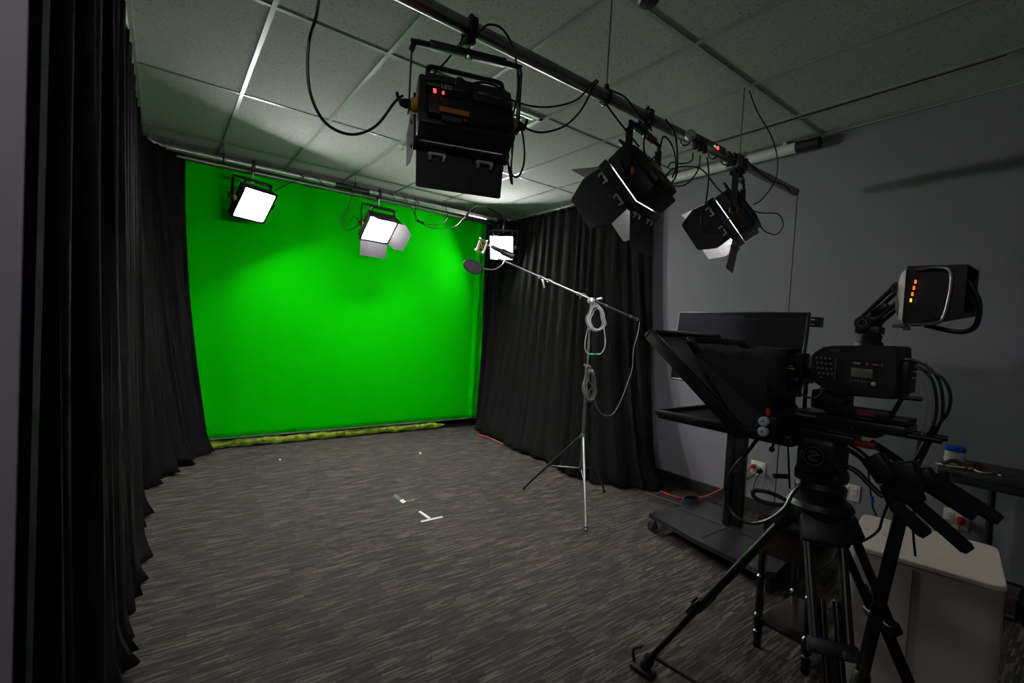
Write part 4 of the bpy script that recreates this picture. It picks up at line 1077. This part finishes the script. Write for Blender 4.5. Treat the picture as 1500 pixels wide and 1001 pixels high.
# rig cables
a0 = [(1.70, .385, 1.362), (1.70, .385, 1.350), (1.70, .385, 1.338), (1.70, .385, 1.325)]
RG = 'cables from the back of the camera'
ends = [[(1336, 527), (1362, 540), (1378, 565), (1380, 610), (1362, 650), (1342, 690)], [(1340, 535), (1365, 556), (1372, 600), (1360, 640), (1335, 685)], [(1345, 540), (1378, 552), (1392, 578), (1388, 605), (1370, 628), (1345, 672)], [(1338, 545), (1358, 552), (1366, 590), (1362, 620), (1345, 655), (1330, 690)], [(1334, 553), (1352, 560), (1359, 590), (1352, 630), (1338, 670), (1328, 700)]]
nm = ['topmost black cable leaving the back of the camera', 'black cable second from the top at the back of the camera', 'widest swinging black cable behind the camera', 'pale grey cable among the black ones behind the camera', 'lowest pale grey cable leaving the back of the camera']
for k, e in enumerate(ends):
    X_ = 1.725-.006*k
    mt_ = 'cable' if k < 3 else 'greycable'
    cable(nm[k], [P(1326, 524+6.5*k, X=X_)] + [P(x, y, X=X_) for x, y in e], .0038 if k < 3 else .0022, mt_, 'video_cable')
for k in range(4):
    o = MB().cyl(P(1315, 526+7*k, X=1.70), P(1332, 527+7*k, X=1.70), .0045, n=10).build('cable_connector', 'dsilver')
    tag(o, ['topmost of four metal plugs', 'second of four metal plugs from the top', 'third of four metal plugs from the top', 'lowest of four metal plugs'][k]+' on the back of the camera', 'connector', 'plugs on the back of the camera')
cable('black cable from the fluid head curving down to a plug', [P(1224, 684, X=1.62), P(1240, 684, X=1.60), P(1256, 692, X=1.60), P(1272, 708, X=1.60), P(1286, 722, X=1.60), P(1294, 727, X=1.60)], .0075)
cable('thin black cable dangling from the pan bars over the cabinet', [P(1342, 700, X=1.70), P(1340, 735, X=1.70), P(1338, 780, X=1.70), P(1341, 815, X=1.70)], .0032)
cable('black cable crossing from the tripod to a clip over the cabinet', [P(1225, 794, X=1.62), P(1250, 797, X=1.62), P(1270, 790, X=1.62), P(1287, 777, X=1.62), P(1292, 762, X=1.62), P(1302, 735, X=1.62)], .0034)
cable('blue ended network cable hanging near the plain outlet', [P(1272, 690, X=3.70), P(1277, 735, X=3.70), P(1282, 752, X=3.70), P(1290, 765, X=3.68), P(1300, 790, X=3.65), (3.64, 1.02, .06), (3.64, 1.0, .006)], .005, 'cable', 'network_cable')
o = MB().cyl(P(1277, 728, X=3.70), P(1278, 737, X=3.70), .010, n=10).build('network_plug', 'blue'); tag(o, 'bright blue plug on the cable near the plain outlet', 'plug')

# ------------------------------------------------------------------ teleprompter
TX0, TX1 = 1.47, 1.93
tl = thing('teleprompter', 'black teleprompter with slanted glass frame, hood and tray before the camera lens', 'teleprompter', (1.70, .66, 1.12))
o0 = tl.location
def W(x, y, z): return Vector((x-o0.x, y-o0.y, z-o0.z))
T0, T1 = (1.105, 1.398), (.735, 1.100)       # top and bottom of the slanted frame (y, z)
dirv = Vector((0, T1[0]-T0[0], T1[1]-T0[1])).normalized(); nn = Vector((0, dirv.z, -dirv.y))
def slab(mb, ya, xa, xb, wdt, th, side=0):
    pass
fr = MB()
def beam(mb, a, b, w_, th, up):
    a, b = Vector(a), Vector(b); z = (b-a).normalized(); up = Vector(up); x = up.cross(z).normalized(); y = z.cross(x)
    L = (b-a).length
    m_ = Matrix(((x.x, y.x, z.x, 0), (x.y, y.y, z.y, 0), (x.z, y.z, z.z, 0), (0, 0, 0, 1)))
    old = mb.M; mb.M = old @ Matrix.Translation((a+b)/2) @ m_
    mb.box((0, 0, 0), (w_, th, L), .003); mb.M = old
for x in (TX0, TX1): beam(fr, W(x, *T0), W(x, *T1), .020, .042, nn)
beam(fr, W(TX0-.01, *T0), W(TX1+.01, *T0), .020, .034, nn); beam(fr, W(TX0-.01, *T1), W(TX1+.01, *T1), .020, .034, nn)
fr.build('glass_frame', 'blackmetal', tl)
MB().plate([W(TX0, *T0), W(TX1, *T0), W(TX1, *T1), W(TX0, *T1)], nn*.004).build('mirror_glass', 'glassdust', tl)
# inner hood frame with a grainy liner
def onf(s, off): 
    y = T0[0]+(T1[0]-T0[0])*s; z = T0[1]+(T1[1]-T0[1])*s
    return y, z
hf = MB()
a_, b_ = (.965, 1.385), (.73, 1.125)
for x in (TX0+.045, TX1-.045): beam(hf, W(x, *a_), W(x, *b_), .014, .030, nn)
beam(hf, W(TX0+.04, *a_), W(TX1-.04, *a_), .016, .022, (0, 0, 1)); hf.build('hood_frame', 'blackmetal', tl)
# soft hood from the frame back to the lens
mb = MB(); rings = []
N = 24
def hoodring(f_):
    out = []
    for k in range(N):
        a = 2*PI*k/N
        cx2 = math.copysign(abs(math.cos(a))**.45, math.cos(a)); sz = math.copysign(abs(math.sin(a))**.45, math.sin(a))
        xx = 1.70+cx2*(.185*(1-f_)+.060*f_)
        zt = 1.372*(1-f_)+1.378*f_; zb = 1.115*(1-f_)+1.225*f_
        zz = (zt+zb)/2+sz*(zt-zb)/2
        yy = (.955-(1.385-zz)*.85)*(1-f_)+.688*f_
        sag = -.018*math.sin(f_*PI)*(1 if sz > .3 else .3)*(1+.6*math.sin(xx*60))
        out.append(mb._v(W(xx+.006*math.sin(zz*70+f_*5)*math.sin(f_*PI), yy, zz+sag+.012*math.sin(xx*45+f_*4)*math.sin(f_*PI))))
    return out
for j in range(9): rings.append(hoodring(j/8))
mb.loft(rings, cap=False); ho = mb.build('soft_hood', 'hood', tl)
so = ho.modifiers.new('cloth', 'SOLIDIFY'); so.thickness = .003
sk = MB(); sk.plate([W(1.475, .915, 1.34), W(1.50, .70, 1.345), W(1.52, .672, 1.14), W(1.48, .735, 1.105)], (.004, 0, 0)); sk.build('side_skirt', 'hood', tl)
# tray with the reading monitor, lying flat under the glass
trm = MB()
trm.box(W(1.70, .86, 1.098), (.46, .38, .018), .006)
for x in (TX0, TX1): trm.box(W(x, .86, 1.112), (.016, .38, .022), .004)
trm.box(W(1.70, 1.05, 1.112), (.47, .016, .022), .004); trm.box(W(1.70, .68, 1.09), (.30, .12, .035), .006)
trm.build('monitor_tray', 'black', tl)
MB().box(W(1.70, .86, 1.109), (.42, .34, .004)).build('reading_screen', 'screen', tl)
MB().box(W(1.70, .98, 1.080), (.25, .05, .022), .006).build('tray_stiffener', 'blackmetal', tl)
rs = MB(); rs.box(W(1.68, .662, 1.130), (.39, .045, .075), .005)
for x in (1.655, 1.745): rs.cyl(W(x, .665, 1.15), W(x, .665, 1.285), .0065, n=10)
rs.box(W(1.70, .665, 1.272), (.13, .035, .020), .004); rs.build('riser', 'blackmetal', tl)
for z_ in (1.131, 1.100): MB().lathe(W(1.478, .668, z_+.020), (-1, 0, 0), [(.012, 0), (.0150, .002), (.0150, .014), (.012, .017), (.005, .018), (.004, .012)], 22).build('clamp_knob', 'bluegrey', tl, 'pale grey round clamp knob')
MB().cyl(W(1.485, .664, 1.170), W(1.485, .664, 1.190), .006, n=10).build('safety_pin', 'red', tl, 'red pin')
MB().lathe(W(1.62, .70, 1.068), (-.2, .1, -1), [(.004, 0), (.004, .02), (.010, .024), (.006, .036)], 10).build('tray_screw', 'rubber', tl)
cable('thick black cable looping from the teleprompter tray below the tripod head', [P(1110, 643, X=1.58), P(1092, 666, X=1.58), P(1072, 690, X=1.58), P(1063, 718, X=1.58), P(1070, 748, X=1.58), P(1092, 765, X=1.58), P(1120, 764, X=1.58), P(1148, 746, X=1.58), P(1162, 722, X=1.60), P(1185, 700, X=1.62)], .0062)
cable('thin black cable hanging straight from the teleprompter riser', [P(1154, 648, X=1.64), P(1155, 670, X=1.66), P(1156, 700, X=1.68), P(1157, 716, X=1.68)], .003)

# ------------------------------------------------------------------ world and colour
wd = bpy.data.worlds.new('world'); bpy.context.scene.world = wd; wd.use_nodes = True
wd.node_tree.nodes['Background'].inputs['Color'].default_value = (.5, .5, .55, 1)
wd.node_tree.nodes['Background'].inputs['Strength'].default_value = .02
# the dim ceiling lamp of the room behind the photographer
ld = bpy.data.lights.new('hall_lamp', 'AREA'); ld.shape = 'RECTANGLE'; ld.size = .5; ld.size_y = .5; ld.energy = 4.2; ld.color = (1, .93, .98)
lo = bpy.data.objects.new('hall_lamp', ld); C.objects.link(lo); lo.location = (-.70, .10, CEIL-.03)
sc = bpy.context.scene
sc.view_settings.view_transform = 'Standard'; sc.view_settings.look = 'None'; sc.view_settings.gamma = 1.0
sc.view_settings.use_curve_mapping = False; sc.view_settings.exposure = 1.22
sc.cycles.use_denoising = True
sc.cycles.max_bounces = 8; sc.cycles.diffuse_bounces = 5
sc.cycles.sample_clamp_indirect = 4
